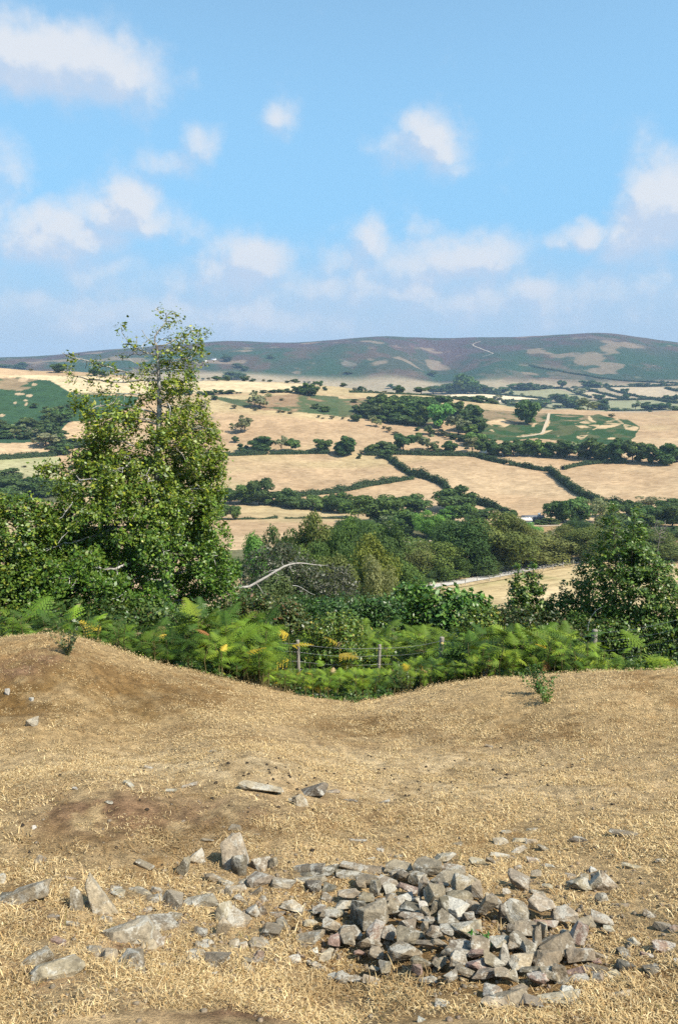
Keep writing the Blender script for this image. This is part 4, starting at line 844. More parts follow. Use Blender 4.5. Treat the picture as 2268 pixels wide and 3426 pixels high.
def skeleton(N, par, r0, expo=2.3, cap=None):
    n = len(N); w = np.zeros(n); nch = np.zeros(n, int)
    for i in range(n-1, 0, -1): nch[par[i]] += 1
    for i in range(n-1, -1, -1):
        if nch[i] == 0: w[i] = r0**expo
        if par[i] >= 0: w[par[i]] += w[i]
    R = w**(1/expo)
    if cap: R = np.minimum(R, cap)
    return R, nch
def branches_mesh(N, par, R, k=5):
    i = np.arange(1, len(N)); a = N[par[i]]; b_ = N[i]; ra = np.minimum(R[par[i]], R[i]*1.25); rb = R[i]
    d = unit(b_-a); ref = np.where(np.abs(d[:, 2:]) > .9, np.array([[1., 0, 0]]), np.array([[0, 0, 1.]]))
    u = unit(np.cross(d, ref)); w = np.cross(d, u); t = np.linspace(0, 2*math.pi, k, endpoint=False)
    c = np.cos(t)[None, :, None]; s = np.sin(t)[None, :, None]
    ring = c*u[:, None]+s*w[:, None]
    V = np.concatenate([(a-d*ra[:, None]*.3)[:, None]+ring*ra[:, None, None], b_[:, None]+ring*rb[:, None, None]], 1)
    m = len(i); idx = np.arange(m*2*k).reshape(m, 2, k); j = np.roll(idx, -1, 2)
    F = np.stack([idx[:, 0], j[:, 0], j[:, 1], idx[:, 1]], -1).reshape(-1, 4)
    return V.reshape(-1, 3), F
def palette(n, cols, w, r_, jit=.22):
    c = np.array(cols)[r_.choice(len(cols), n, p=np.array(w)/sum(w))]
    return c*np.exp(r_.normal(size=(n, 1))*jit)
def env_pts(rows, n, r, cx0, r_, depth=.8, dens=None):
    """attractor points inside a silhouette given as rows (y px, left px, right px, density); the crown is as deep as wide"""
    ys = np.array([q[0] for q in rows], float); xl = np.array([q[1] for q in rows], float); xr = np.array([q[2] for q in rows], float); dn = np.array([q[3] for q in rows], float)
    out_ = []
    wmax = (dn*(xr-xl)).max()
    while len(out_) < n:
        y = r_.uniform(ys.min(), ys.max()); l = np.interp(y, ys, xl); q = np.interp(y, ys, xr); d = np.interp(y, ys, dn)
        if r_.random()*wmax > d*(q-l): continue
        u = r_.uniform(-1, 1); v = r_.uniform(-1, 1)
        if u*u+v*v > 1: continue
        if r_.random() > .25+.75*(u*u+v*v): continue              # more shoots toward the outside
        px = (l+q)/2 + u*(q-l)/2; dep = v*depth*(q-l)/2
        p = pix_at(px, y, r); s = scale_at(p)
        out_.append((p.x, p.y+dep*s, p.z))
    return np.array(out_)
def leaves_on(N, R, thr, per, spread, size, cols, r_, up=.35, keep=None):
    k = np.nonzero(R < thr)[0]
    if keep is not None: k = k[keep(N[k])]
    k = np.repeat(k, per); n = len(k)
    C = N[k] + r_.normal(size=(n, 3))*spread
    Nn = r_.normal(size=(n, 3)); Nn[:, 2] = np.abs(Nn[:, 2])+up
    ct = N.mean(0); o3 = C-ct; o3[:, 2] *= .3; Nn += unit(o3)*.7
    V, F = quads(C, Nn, size*np.clip(np.exp(r_.normal(size=n)*.38), .4, 1.9), r_, .55)
    return V, F, C, k
S2 = 2268/1568.0     # display px -> photograph px
def D2(rows): return [(y*S2, l*S2, q*S2, d) for y, l, q, d in rows]

# the big holly
r_ = np.random.default_rng(11)
HR = 17.0
rowsH = D2([(708, 350, 390, .5), (735, 328, 420, .6), (755, 322, 470, .6), (768, 318, 486, .65), (800, 316, 480, .75), (850, 275, 468, .65), (900, 240, 474, .6), (950, 205, 496, .8), (1000, 188, 510, 1.1), (1050, 180, 525, 1.3), (1100, 140, 520, 1.4), (1150, 125, 512, 1.4),
            (1200, 100, 520, 1.4), (1250, 55, 555, 1.4), (1300, 20, 562, 1.4), (1350, 10, 550, 1.35), (1400, 50, 535, 1.15), (1440, 200, 480, .8)])
A1_ = env_pts(rowsH, 6800, HR, 0, r_, .78)
A1_ = A1_[fbm(A1_[:, 0]/.62+A1_[:, 1]/.8, A1_[:, 2]/.5-A1_[:, 1]/.9, 66, 2) > .35]
rowsL = D2([(805, 135, 165, .6), (850, 140, 245, .7), (900, 150, 235, .6), (950, 165, 250, .6), (985, 195, 255, .7)])     # sparse left limb
rowsL2 = D2([(748, 262, 300, .6), (790, 265, 330, .8), (830, 270, 350, .8)])
rowsL3 = D2([(1070, 60, 130, .6), (1100, 75, 150, .7)])
Aall = np.concatenate([A1_, env_pts(rowsL, 240, HR, 0, r_, .5), env_pts(rowsL2, 130, HR, 0, r_, .5), env_pts(rowsL3, 50, HR, 0, r_, .5)])
tb = at_r(365*S2, HR); tb.z -= .15
top = pix_at(362*S2, 800*S2, HR)
trunk = [(tb.x, tb.y, tb.z)]
for f in np.linspace(.04, 1, 38):
    trunk.append((tb.x+(top.x-tb.x)*f+.06*math.sin(f*9), tb.y+.08*math.sin(f*6), tb.z+(top.z-tb.z)*f))
N, par = grow(Aall, tb, trunk, .13, .17, 1.5, 170, 3)
R, nch = skeleton(N, par, .0066, 2.25, .115)
hol = empty('holly_tree', tb); tag(hol, 'tall dense holly tree with pale bare twigs at its top, on the left', 'tree', px=520)
zt = pix_at(0, 1000*S2, HR).z
rel = lambda V: V - np.array(tb)
V, F = branches_mesh(N, par, R)
mk('trunk', rel(V), F, M_PALE, hol, smooth=True)
def keepfn(P):   # thin leafing near the top, full lower down
    p = sstep(zt+1.1, zt-1.0, P[:, 2])*.80+.20
    c = fbm(P[:, 0]/.36+P[:, 1]/.5, P[:, 2]/.30+P[:, 1]/.4, 88, 2)
    return (r_.random(len(P)) < p) & (c > .35)
parts_ = []; cols_ = []
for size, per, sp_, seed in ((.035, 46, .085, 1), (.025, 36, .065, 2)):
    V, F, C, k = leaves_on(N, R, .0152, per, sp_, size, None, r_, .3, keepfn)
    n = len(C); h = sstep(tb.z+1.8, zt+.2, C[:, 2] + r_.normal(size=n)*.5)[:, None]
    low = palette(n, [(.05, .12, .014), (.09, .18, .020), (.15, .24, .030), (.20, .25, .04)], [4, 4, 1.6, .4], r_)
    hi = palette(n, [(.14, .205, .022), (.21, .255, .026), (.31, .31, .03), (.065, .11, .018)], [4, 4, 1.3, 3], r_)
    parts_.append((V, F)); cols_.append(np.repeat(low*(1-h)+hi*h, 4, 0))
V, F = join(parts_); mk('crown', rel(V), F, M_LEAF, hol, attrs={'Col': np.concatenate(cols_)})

def shrub(name, label, rows, r, natt, nleaf, lsize, cols, wts, stems, step=.14, kill=.18, bark=None, twig=.004, spread=.07, thr=.010, seed=5, cat='bush', depth=.7, up=.35, group=None):
    r_ = np.random.default_rng(seed)
    A = env_pts(rows, natt, r, 0, r_, depth)
    cx = np.mean([(q[1]+q[2])/2 for q in rows[-2:]]); b0 = at_r(cx, r)
    tr = [(b0.x, b0.y, b0.z-.1)]; parl = [-1]
    Nn, pr = [], []
    allV = []; C = []; K = []
    Ns, Ps, off_ = [np.array([[b0.x, b0.y, b0.z-.1]])], [np.array([-1])], 1
    # stems all start at the root crown
    tp = []
    for (sx_, sy_) in stems:
        e = pix_at(sx_, sy_, r)
        for f in np.linspace(.08, 1, 14):
            tp.append((b0.x+(e.x-b0.x)*f**.8, b0.y+r_.normal()*.01, b0.z-.1+(e.z-b0.z+.1)*f))
    nodes = [tr[0]]+tp
    N, par = None, None
    # custom parent list for several stems
    Np = [np.array(nodes[0])]; pp = [-1]
    for si in range(len(stems)):
        for j in range(14):
            Np.append(np.array(nodes[1+si*14+j])); pp.append(0 if j == 0 else len(Np)-2)
    N, par = grow2(A, Np, pp, step, kill, 1.4, 120, seed)
    R, nch = skeleton(N, par, twig, 2.3, .08)
    o = empty(name, b0); tag(o, label, cat, group, px=cx)
    V, F = branches_mesh(N, par, R, 4); mk('stem', V-np.array(b0), F, bark or M_BARK, o, smooth=True)
    per = max(1, int(nleaf/max(1, (R < thr).sum())))
    if not (R < thr).any(): return o
    V, F, C, k = leaves_on(N, R, thr, per, spread, lsize, None, r_, up)
    mk('foliage', V-np.array(b0), F, M_LEAF, o, attrs={'Col': np.repeat(palette(len(C), cols, wts, r_), 4, 0)})
    return o
def grow2(A, N0, p0, step, kill, infl, iters, seed):
    r_ = np.random.default_rng(seed); N = list(N0); par = list(p0); A = np.asarray(A)
    live = np.ones(len(A), bool); best = np.full(len(A), 1e9); bi = np.zeros(len(A), int)
    def upd(start):
        X = np.array(N[start:]); d = np.linalg.norm(A[:, None]-X[None], axis=2); j = d.argmin(1); dm = d[np.arange(len(A)), j]
        m = dm < best; best[m] = dm[m]; bi[m] = j[m]+start
    upd(0)
    for it in range(iters):
        live &= best > kill; k = np.nonzero(live & (best < infl))[0]
        if len(k) == 0: break
        NA = np.array(N); dv = np.zeros((len(N), 3)); np.add.at(dv, bi[k], unit(A[k]-NA[bi[k]])); start = len(N)
        for s in np.unique(bi[k]):
            N.append(N[s]+unit(unit(dv[s])+np.array([0, 0, .15])+r_.normal(size=3)*.15)*step); par.append(int(s))
        upd(start)
        if len(N) > 9000: break
    return np.array(N), np.array(par)
GREEN = [(.03, .07, .018), (.05, .095, .022), (.085, .125, .03), (.12, .14, .035)]
YEL = [(.09, .16, .02), (.14, .205, .028), (.25, .27, .035), (.05, .10, .018)]
HOLLY = [(.055, .115, .018), (.095, .165, .026), (.15, .225, .038), (.22, .26, .05)]
shrub('bush', 'yellowish green bush at the left edge beside the tall holly', D2([(1140, -30, 60, .6), (1175, -60, 130, .9), (1230, -90, 150, 1), (1300, -110, 170, 1), (1400, -120, 160, 1), (1440, -100, 130, .7)]), 16.2, 1300, 34000, .034, YEL, [4, 4, 1.2, 3], [(30*S2, 1250*S2), (-20*S2, 1280*S2), (90*S2, 1230*S2)], seed=21)
shrub('holly_bush', 'broad leafy holly bush with two tall leaders at the right edge', [(1672, 2028, 2052, .8), (1720, 2012, 2066, 1.0), (1790, 1998, 2085, 1.0), (1830, 1985, 2180, 1.0), (1880, 1935, 2240, .7), (1930, 1915, 2290, .9), (1990, 1912, 2330, 1), (2050, 1930, 2330, .9), (2090, 1960, 2310, .7)], 18.6, 1500, 18000, .035, HOLLY, [4, 4, 2.4, .8],
      [(2040, 1690), (2121, 1720), (1960, 1950), (2200, 1900), (2020, 1850)], seed=23, spread=.06, depth=.6)
shrub('holly_bush', 'slim spire shooting up from the holly bush at the right edge', [(1692, 2112, 2130, .9), (1740, 2096, 2146, 1.0), (1800, 2085, 2165, 1.0), (1870, 2075, 2185, 1.0), (1950, 2070, 2190, .6)], 18.9, 260, 3000, .040, HOLLY, [4, 4, 2.4, .8], [(2121, 1710)], seed=24, spread=.06, depth=.8)
shrub('holly_bush', 'tall thin sapling left of a forked one before the meadow', [(1876, 1726, 1740, .9), (1910, 1712, 1750, 1), (1960, 1700, 1765, 1), (2020, 1690, 1775, .9), (2080, 1690, 1780, .6)], 18.5, 190, 2300, .038, HOLLY, [4, 4, 2.4, .8], [(1731, 1895)], seed=25, spread=.055, cat='sapling', depth=.9)
shrub('holly_bush', 'forked leafy sapling right of the tall thin one', [(1874, 1776, 1792, .9), (1905, 1760, 1806, 1), (1960, 1752, 1815, 1), (2010, 1745, 1825, .9), (2060, 1745, 1850, .8), (2100, 1760, 1850, .6)], 18.8, 260, 3000, .038, HOLLY, [4, 4, 2.4, .8], [(1783, 1890), (1800, 1930)], seed=26, spread=.055, cat='sapling', depth=.9)
shrub('bush', 'small leafy bush between the saplings and the right holly', [(1948, 1868, 1880, .6), (1990, 1850, 1920, .9), (2040, 1800, 1960, 1), (2090, 1800, 1980, .9)], 18.9, 240, 3600, .036, HOLLY, [4, 4, 2.4, .8], [(1880, 1960), (1840, 2010)], seed=27, spread=.06)
shrub('hazel_bush', 'broad leaved hazel bush in front of the meadow and road', [(1955, 1340, 1362, .5), (1985, 1310, 1600, .9), (2020, 1290, 1650, 1.1), (2060, 1300, 1670, 1.1), (2100, 1310, 1650, 1), (2130, 1330, 1620, .8)], 27.0, 900, 7500, .088, [(.07, .165, .025), (.11, .21, .035), (.16, .26, .05), (.035, .09, .018)], [4, 4, 2, 2], [(1400, 2000), (1500, 2010), (1590, 2020), (1340, 2010)], seed=31, spread=.13, step=.18, kill=.22, thr=.014, depth=.35)
shrub('bramble_bush', 'dark small leaved bramble bank left of the hazel', [(2005, 960, 1330, .9), (2035, 900, 1340, 1.2), (2075, 870, 1340, 1.1), (2110, 880, 1330, .9)], 25.0, 900, 13000, .05, [(.035, .085, .018), (.06, .125, .024), (.10, .17, .036)], [5, 4, 1.3], [(1000, 2040), (1120, 2030), (1240, 2030)], seed=33, spread=.12, step=.18, kill=.22, thr=.014, depth=.3)
shrub('bramble_bush', 'tangled olive bramble right of the hazel below the saplings', [(2040, 1640, 1720, .8), (2080, 1600, 1900, 1.0), (2130, 1580, 1980, 1), (2180, 1600, 1980, .9)], 17.6, 700, 10000, .036, [(.03, .06, .018), (.055, .085, .025), (.10, .11, .035), (.12, .08, .03)], [4, 4, 2, .7], [(1680, 2080), (1780, 2090), (1900, 2100)], seed=35, spread=.08, depth=.4)
shrub('bramble_bush', 'russet and green bramble at the foot of the bleached branch', D2([(1372, 540, 620, .6), (1395, 500, 680, 1), (1430, 470, 720, 1), (1460, 450, 720, .8)]), 18.4, 600, 9000, .036, [(.05, .09, .022), (.085, .12, .03), (.14, .14, .04), (.17, .085, .035)], [4, 3, 2, .8], [(800, 2020), (880, 2030), (960, 2050)], seed=37, spread=.09, depth=.4)
shrub('bramble_bush', 'dark thicket behind the wires at the right edge', [(2060, 1900, 2360, .9), (2120, 1860, 2360, 1), (2180, 1850, 2360, 1), (2240, 1850, 2360, .8)], 17.9, 900, 15000, .036, HOLLY, [4, 4, 2, .8], [(1960, 2110), (2080, 2100), (2200, 2100), (2300, 2090)], seed=38, spread=.09, depth=.3)
shrub('bramble_bush', 'low mixed bramble and fern bank under the tall holly', D2([(1400, 60, 470, .5), (1430, 20, 480, 1), (1470, 60, 470, 1), (1500, 200, 470, .8)]), 14.2, 800, 9000, .036, [(.04, .085, .018), (.07, .12, .025), (.11, .15, .03), (.13, .09, .03)], [4, 4, 2, .4], [(200, 2070), (350, 2070), (500, 2080), (620, 2090)], seed=39, spread=.09, depth=.3)
for lab_, rows_, rr_, sd_ in (('rounded leafy bramble mound between the left and middle fence posts', [(2060, 1060, 1180, .8), (2090, 1030, 1220, 1), (2130, 1020, 1230, 1), (2170, 1030, 1220, .7)], 19.4, 51), ('leafy bramble mound with yellowing leaves right of the waymarked post', [(2040, 1560, 1640, .7), (2080, 1530, 1680, 1), (2130, 1510, 1690, 1), (2190, 1520, 1680, .8)], 17.2, 52),
        ('low leafy bramble mound under the forked sapling', [(2110, 1720, 1830, .8), (2150, 1690, 1860, 1), (2200, 1690, 1860, .9)], 14.5, 53), ('leafy bramble mound left of the fence start', [(2085, 690, 800, .7), (2120, 670, 830, 1), (2170, 670, 830, 1)], 15.0, 54)):
    shrub('bramble_bush', lab_, rows_, rr_, 260, 4200, .036, [(.07, .13, .02), (.12, .19, .03), (.2, .23, .035), (.34, .28, .05)], [4, 4, 2, .5], [((rows_[0][1]+rows_[0][2])/2, rows_[0][0]+20), (rows_[1][1]+30, rows_[1][0]+30)], seed=sd_, spread=.08, depth=.7)
shrub('dead_scrub', 'grey leafless twiggy scrub behind the bleached branch', [(1815, 880, 960, .7), (1850, 830, 1040, 1), (1910, 800, 1080, 1), (1960, 800, 1080, 1), (2000, 840, 1060, .7)], 42, 700, 5200, .075, [(.07, .085, .04), (.10, .10, .06), (.05, .07, .03)], [3, 3, 2], [(900, 1880), (960, 1870), (1000, 1890)], seed=41, bark=M_GTWIG, twig=.009, spread=.16, step=.3, kill=.4, thr=.03, depth=.5)
shrub('dead_scrub', 'pale grey brushwood right of the bleached branch', [(1885, 1100, 1160, .7), (1920, 1060, 1190, 1), (1960, 1050, 1210, 1), (2000, 1070, 1200, .7)], 44, 420, 1500, .07, [(.09, .09, .06), (.06, .07, .035)], [2, 2], [(1120, 1900), (1150, 1920)], seed=43, bark=M_PALE, twig=.010, spread=.16, step=.28, kill=.36, thr=.03, depth=.5)
shrub('dead_tree', 'bleached bare dead tree behind the right holly', [(1738, 2192, 2228, .7), (1765, 2180, 2240, 1), (1800, 2182, 2230, .8), (1822, 2188, 2220, .4)], 160, 170, 12, .05, [(.1, .1, .07)], [1], [(2208, 1790)], seed=45, bark=M_GTWIG, twig=.045, spread=.2, step=.45, kill=.5, thr=.01, cat='tree')

# bleached fallen branch
bpx = [(400, 348), (450, 338), (520, 326), (590, 320), (670, 320), (740, 312), (800, 278), (860, 244), (910, 216), (970, 178), (1020, 150), (1060, 126), (1110, 108), (1160, 98), (1210, 94), (1260, 98), (1310, 106), (1370, 112), (1430, 116), (1478, 122)]
BR = 23.0
path = [pix_at(*T('C1', *q), BR + .25*i/4) for i, q in enumerate(bpx)]
rad = np.interp(np.linspace(0, 1, len(path)), [0, .3, .6, .8, 1], [.044, .044, .036, .021, .006])
b0 = path[3]; parts_ = [tube([tuple(p-b0) for p in path], rad, 8)]
def side(i, pts, r0=.02):
    q = [path[i]-b0] + [pix_at(*T('C1', *x), BR+.25*i/4)-b0 for x in pts]
    parts_.append(tube([tuple(x) for x in q], np.linspace(r0, .004, len(q)), 5))
side(10, [(975, 158), (935, 168), (875, 188)]); side(12, [(1120, 145), (1136, 172)], .022); side(11, [(1040, 95), (1050, 60), (1072, 28)], .018); side(6, [(838, 325), (862, 365), (885, 400)], .018)
side(5, [(752, 330), (770, 348)], .025); side(13, [(1100, 85), (1095, 72)], .012); side(9, [(1010, 205), (1000, 250), (975, 275)], .012); side(16, [(1322, 95), (1330, 88)], .008); side(18, [(1460, 108), (1474, 104)], .007); side(14, [(1225, 115), (1230, 125)], .009); side(8, [(930, 160), (945, 150)], .012)
V, F = join(parts_)
m, b = newmat('bleached_branch_bark'); P = geo_pos(b); mp = b.n('ShaderNodeMapping'); mp.inputs['Scale'].default_value = (3, 20, 20); b.put(mp.inputs[0], P)
n_ = b.noise(mp.outputs[0], 2.2, 5); out(b, prin(b, b.ramp(n_, [(.3, (.16, .14, .12)), (.5, (.34, .31, .275)), (.7, (.46, .43, .39))]), .85, .2, n_, .5, .02)); M_BLEACH = m
o = mk('fallen_branch', V, F, M_BLEACH, smooth=True, loc=b0); tag(o, 'long bleached bare branch sticking out from the right side of the big holly', 'branch', px=900)
for lab, pts, rr, r0 in (('thin grey dead stick lying over the bramble right of the bleached branch', [(1140, 300), (1180, 305), (1220, 320), (1260, 345), (1300, 370), (1345, 388)], 30, .022),
                    ('pale bent dead twig in the dark right thicket', None, 16.5, .012)):
    if pts: pp_ = [pix_at(*T('C1', *q), rr) for q in pts]
    else: pp_ = [pix_at(*T('C3', *q), rr) for q in ((730, 720), (735, 660), (755, 600), (780, 565), (810, 530), (860, 500))]
    V, F = tube([tuple(p-pp_[0]) for p in pp_], np.linspace(r0*.6, .004, len(pp_)), 6)
    o = mk('dead_stick', V, F, M_DEAD, smooth=True, loc=pp_[0]); tag(o, lab, 'stick', px=1000)

# ------------------------------------------------------------------ stock fence in the bracken
def lerp3(a, b_, f): return a+(b_-a)*f
m, b = newmat('weathered_post_wood'); P = geo_pos(b); mp = b.n('ShaderNodeMapping'); mp.inputs['Scale'].default_value = (30, 30, 2.5); b.put(mp.inputs[0], P)
n_ = b.noise(mp.outputs[0], 2.0, 5); out(b, prin(b, b.ramp(n_, [(.25, (.10, .085, .065)), (.5, (.26, .23, .19)), (.75, (.38, .35, .30))]), .9, .15, n_, .6, .01)); M_POST = m
M_WIRE = plain('fence_wire', (.42, .42, .41), .45, .5, .7)
fposts = [(700, 2108, 17.2, .05), (996, 2142, 16.6, .05), (1270, 2157, 17.8, .042), (1478, 2132, 18.0, .062), (1743, 2162, 17.6, .05), (1990, 2107, 17.0, .062), (2300, 2050, 16.4, .055)]
tops = [pix_at(px, py, r) for px, py, r, w in fposts]
fc = empty('wire_fence', Vector((tops[1].x, tops[1].y, tops[1].z-1.2))); tag(fc, 'post and wire stock fence half buried in bracken', 'fence', px=1200)
F0 = Vector(fc.location)
for (px, py, r, w), tp in zip(fposts, tops):
    V = []; hgt = 1.45
    k = 9
    ang = np.linspace(0, 2*math.pi, k, endpoint=False); wob = 1+rng.normal(size=k)*.07
    tilt = rng.normal()*.02
    rings = [(0, 1.05), (hgt*.5, 1.0), (hgt-.012, .97), (hgt, .88)]
    V = np.concatenate([np.c_[np.cos(ang)*w*wob*s+tilt*(z-hgt), np.sin(ang)*w*wob*s, np.full(k, z)] for z, s in rings] + [np.array([[0, 0, hgt+.003]])])
    i = np.arange(4*k).reshape(4, k); j = np.roll(i, -1, 1)
    Fq = np.stack([i[:-1], j[:-1], j[1:], i[1:]], -1).reshape(-1, 4); Ft = np.stack([i[3], j[3], np.full(k, 4*k)], -1)
    po = mk('post', V, [Fq, Ft], M_POST, fc, loc=tp-Vector((0, 0, hgt))-F0)
    if px == 1478:
        V, F = tube([(0.0, -w*1.02, hgt-.155), (0.0, -w*1.02-.008, hgt-.155)], [.042, .042], 20)
        n0 = len(V); V = np.concatenate([V, [(0, -w*1.02-.008, hgt-.155)]]); tri = np.array([(20+q, 20+(q+1) % 20, n0) for q in range(20)])
        mk('waymark_disc', V, [F, tri], plain('waymark_yellow', (.62, .48, .12), .6), po, loc=(0, 0, 0))
        V, F = boxes([(-.006, .006, -w*1.02-.0125, -w*1.02-.0095, hgt-.18, hgt-.14)])
        arrow = np.array([(-.02, -w*1.02-.0125, hgt-.145), (.02, -w*1.02-.0125, hgt-.145), (0, -w*1.02-.0125, hgt-.122), (0, -w*1.02-.0125, hgt-.1221)])
        V, F = join([(V, F), (arrow, np.array([(0, 1, 2, 3)]))]); mk('waymark_arrow', V, F, plain('waymark_white', (.75, .75, .7), .6), po)
for hgt, rad_ in ((1.38, .0034), (1.18, .0026), (.95, .0024), (.75, .0024), (.55, .0024), (.38, .0024)):
    pts = []
    for i in range(len(tops)-1):
        a, c = tops[i], tops[i+1]
        for f in np.linspace(0, 1, 9)[:-1]: pts.append(lerp3(a, c, f) + Vector((0, -.055, hgt-1.45 - .06*math.sin(math.pi*f))) - F0)
    pts.append(tops[-1]+Vector((0, -.055, hgt-1.45))-F0)
    V, F = tube([tuple(p) for p in pts], [rad_]*len(pts), 4)
    if hgt == 1.38:                                            # barbs on the top strand
        bb = [(V, F)]
        for p, q in zip(pts[:-1], pts[1:]):
            for f in np.arange(0, 1, .28):
                c = np.array(lerp3(p, q, f)); bb.append(tube([c+np.array([-.008, 0, -.014]), c+np.array([.008, 0, .014])], [.003, .003], 3))
        V, F = join(bb)
    mk('wire', V, F, M_WIRE, fc)
vs = []
for i in range(len(tops)-1):
    for f in np.arange(.05, 1, .075):
        p = np.array(lerp3(tops[i], tops[i+1], f) + Vector((0, -.056, 0)) - F0); vs.append(tube([p+np.array([0, 0, -.52]), p+np.array([0, 0, -1.1])], [.0018, .0018], 3))
V, F = join(vs); mk('wire_netting', V, F, M_WIRE, fc)

# ------------------------------------------------------------------ bracken
def frond(r_, L, droop=.5, npin=11):
    """bracken frond in local coords: grows along +y, blade roughly flat, z up; returns pieces of quads and a t value"""
    Vs, Fs, ts, n0 = [], [], [], 0
    def rachis(s): return np.array([0, L*s*(1-.12*s*s), -droop*L*s*s*.6])
    tip = [rachis(s) for s in np.linspace(0, 1, 8)]
    V, F = tube(tip, np.linspace(.006, .0015, 8)*1.0, 3); Vs.append(V); Fs.append(F); ts.append(np.full(len(V), -1.0)); n0 += len(V)
    for i in range(npin):
        s = .12+.86*(i/npin)**.92
        ln = L*.46*(1-s)**.8*(.55+.45*min(1, s/.2))*r_.uniform(.85, 1.1)+.012
        c = rachis(s); w = .13*ln+.018*L
        for sg in (-1, 1):
            d = unit(np.array([sg, .42, -.12+r_.normal()*.10])); u = unit(np.cross(d, np.array([0, 0, 1.])))
            m = 6 if ln > .12 else 4
            P = [c + d*ln*f + np.array([0, 0, -.25*ln*f*f]) for f in np.linspace(0, 1, m)]
            # comb of pinnules: each a small quad to either side of the pinna midrib
            for k in range(m-1):
                p0, p1 = P[k], P[k+1]; f = (k+.5)/(m-1); ww = w*(1-f*.8)
                for s2 in (-1, 1):
                    q = p0*.45+p1*.55
                    V = np.array([p0*.9+p1*.1, p0*.1+p1*.9, q+u*s2*ww+d*ww*.5+np.array([0, 0, -ww*.15]), q*.6+(p0)*.4+u*s2*ww*.85])
                    Vs.append(V); Fs.append(np.array([[n0, n0+1, n0+2, n0+3]])); ts.append(np.full(4, s)); n0 += 4
    Fs2 = []; base = 0
    Fs2 = [Fs[0]]+Fs[1:]
    return np.concatenate(Vs), np.concatenate(Fs2), np.concatenate(ts)
def rot(V, yaw, pitch_, roll=0):
    return V @ np.array(Matrix.Rotation(roll, 3, 'Y')).T @ np.array(Matrix.Rotation(pitch_, 3, 'X')).T @ np.array(Matrix.Rotation(yaw, 3, 'Z')).T
FROND = []
r_ = np.random.default_rng(50)
for i in range(7):
    V, F, t = frond(r_, 1.0, r_.uniform(.25, .8), 10 if i < 4 else 8); FROND.append((V, F, t))
FP = {'green': ([(.065, .125, .018), (.09, .155, .022), (.12, .185, .028), (.035, .07, .015)], [4, 4, 2, 2]), 'bright': ([(.12, .19, .024), (.165, .225, .03), (.09, .15, .02)], [4, 2, 3]),
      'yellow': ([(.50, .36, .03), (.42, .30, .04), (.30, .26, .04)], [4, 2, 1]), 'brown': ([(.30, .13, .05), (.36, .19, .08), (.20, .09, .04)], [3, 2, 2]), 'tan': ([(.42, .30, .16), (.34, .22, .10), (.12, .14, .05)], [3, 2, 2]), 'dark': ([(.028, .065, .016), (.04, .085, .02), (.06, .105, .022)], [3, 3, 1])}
def plant_parts(r_, H, nf, pal, lean=0.0, L0=.47, stray=0.0):
    """list of fronds (V, F, colours) and a stem for one bracken plant rooted at the origin"""
    fr = []
    st = tube([(0, 0, -.05), (.02*r_.normal(), .02*r_.normal(), H*.5), (.03*r_.normal(), .03*r_.normal(), H*.95)], [.009, .007, .004], 4)
    for i in range(nf):
        V, F, t = FROND[r_.integers(len(FROND))]
        L = L0*H*r_.uniform(.7, 1.1)*(1 if i else .9)
        pitch_ = r_.uniform(-.35, .6) if i < nf-1 else r_.uniform(.5, .95)
        V = rot(V*L, r_.uniform(0, 6.28), pitch_, r_.normal()*.45)
        z = H*(.5+.45*i/max(1, nf-1))
        V = V + np.array([0, 0, z])
        pl = pal
        if pal in ('green', 'bright', 'dark') and r_.random() < stray: pl = ['yellow', 'tan', 'brown'][r_.choice(3, p=[.4, .4, .2])]
        c, w = FP[pl]; col = palette(1, c, w, r_, .2)[0]*(np.array([1.22, 1.16, .70]) if pl in ('green', 'bright', 'dark') else 1.0)
        C = np.where(t[:, None] < 0, np.array([[.16, .15, .05]]), col[None]*(.85+.3*np.clip(t, 0, 1))[:, None]*np.exp(r_.normal(size=(len(t)//1, 1))*.06))
        fr.append((V, F, C))
    k = H/max(V[:, 2].max() for V, F, C in fr)
    fr = [(V*np.array([min(1, k*1.25), min(1, k*1.25), k]), F, C) for V, F, C in fr]
    return fr, (st[0]*np.array([1, 1, k]), st[1])
M_STALK = plain('bracken_stalk', (.20, .19, .06), .7, .2)
PLANTS = {}
def fern(p, H, pal, label, px, group=None, nf=6, yaw=None, variant=None):
    variant = rng.integers(4) if variant is None else variant
    key = (pal, nf, variant)
    if key not in PLANTS:
        rr = np.random.default_rng(sum(map(ord, pal))*11+nf*7+variant)
        fr, st = plant_parts(rr, 1.0, nf, pal, L0=.52)
        ms = []
        for V, F, C in fr:
            o = mk('frond', V, F, M_FERN, attrs={'Col': C}); ms.append(o.data); bpy.data.objects.remove(o)
        o = mk('stalk', st[0], st[1], M_STALK); sm = o.data; bpy.data.objects.remove(o)
        PLANTS[key] = (ms, sm)
    ms, sm = PLANTS[key]
    r0 = empty('bracken_fern', p, rng.uniform(0, 6.28) if yaw is None else yaw); r0.scale = (H, H, H)
    tag(r0, label, 'fern', group, px=px)
    for me in ms:
        o = bpy.data.objects.new('frond', me); COL.objects.link(o); o.parent = r0
    o = bpy.data.objects.new('stalk', sm); COL.objects.link(o); o.parent = r0
    return r0
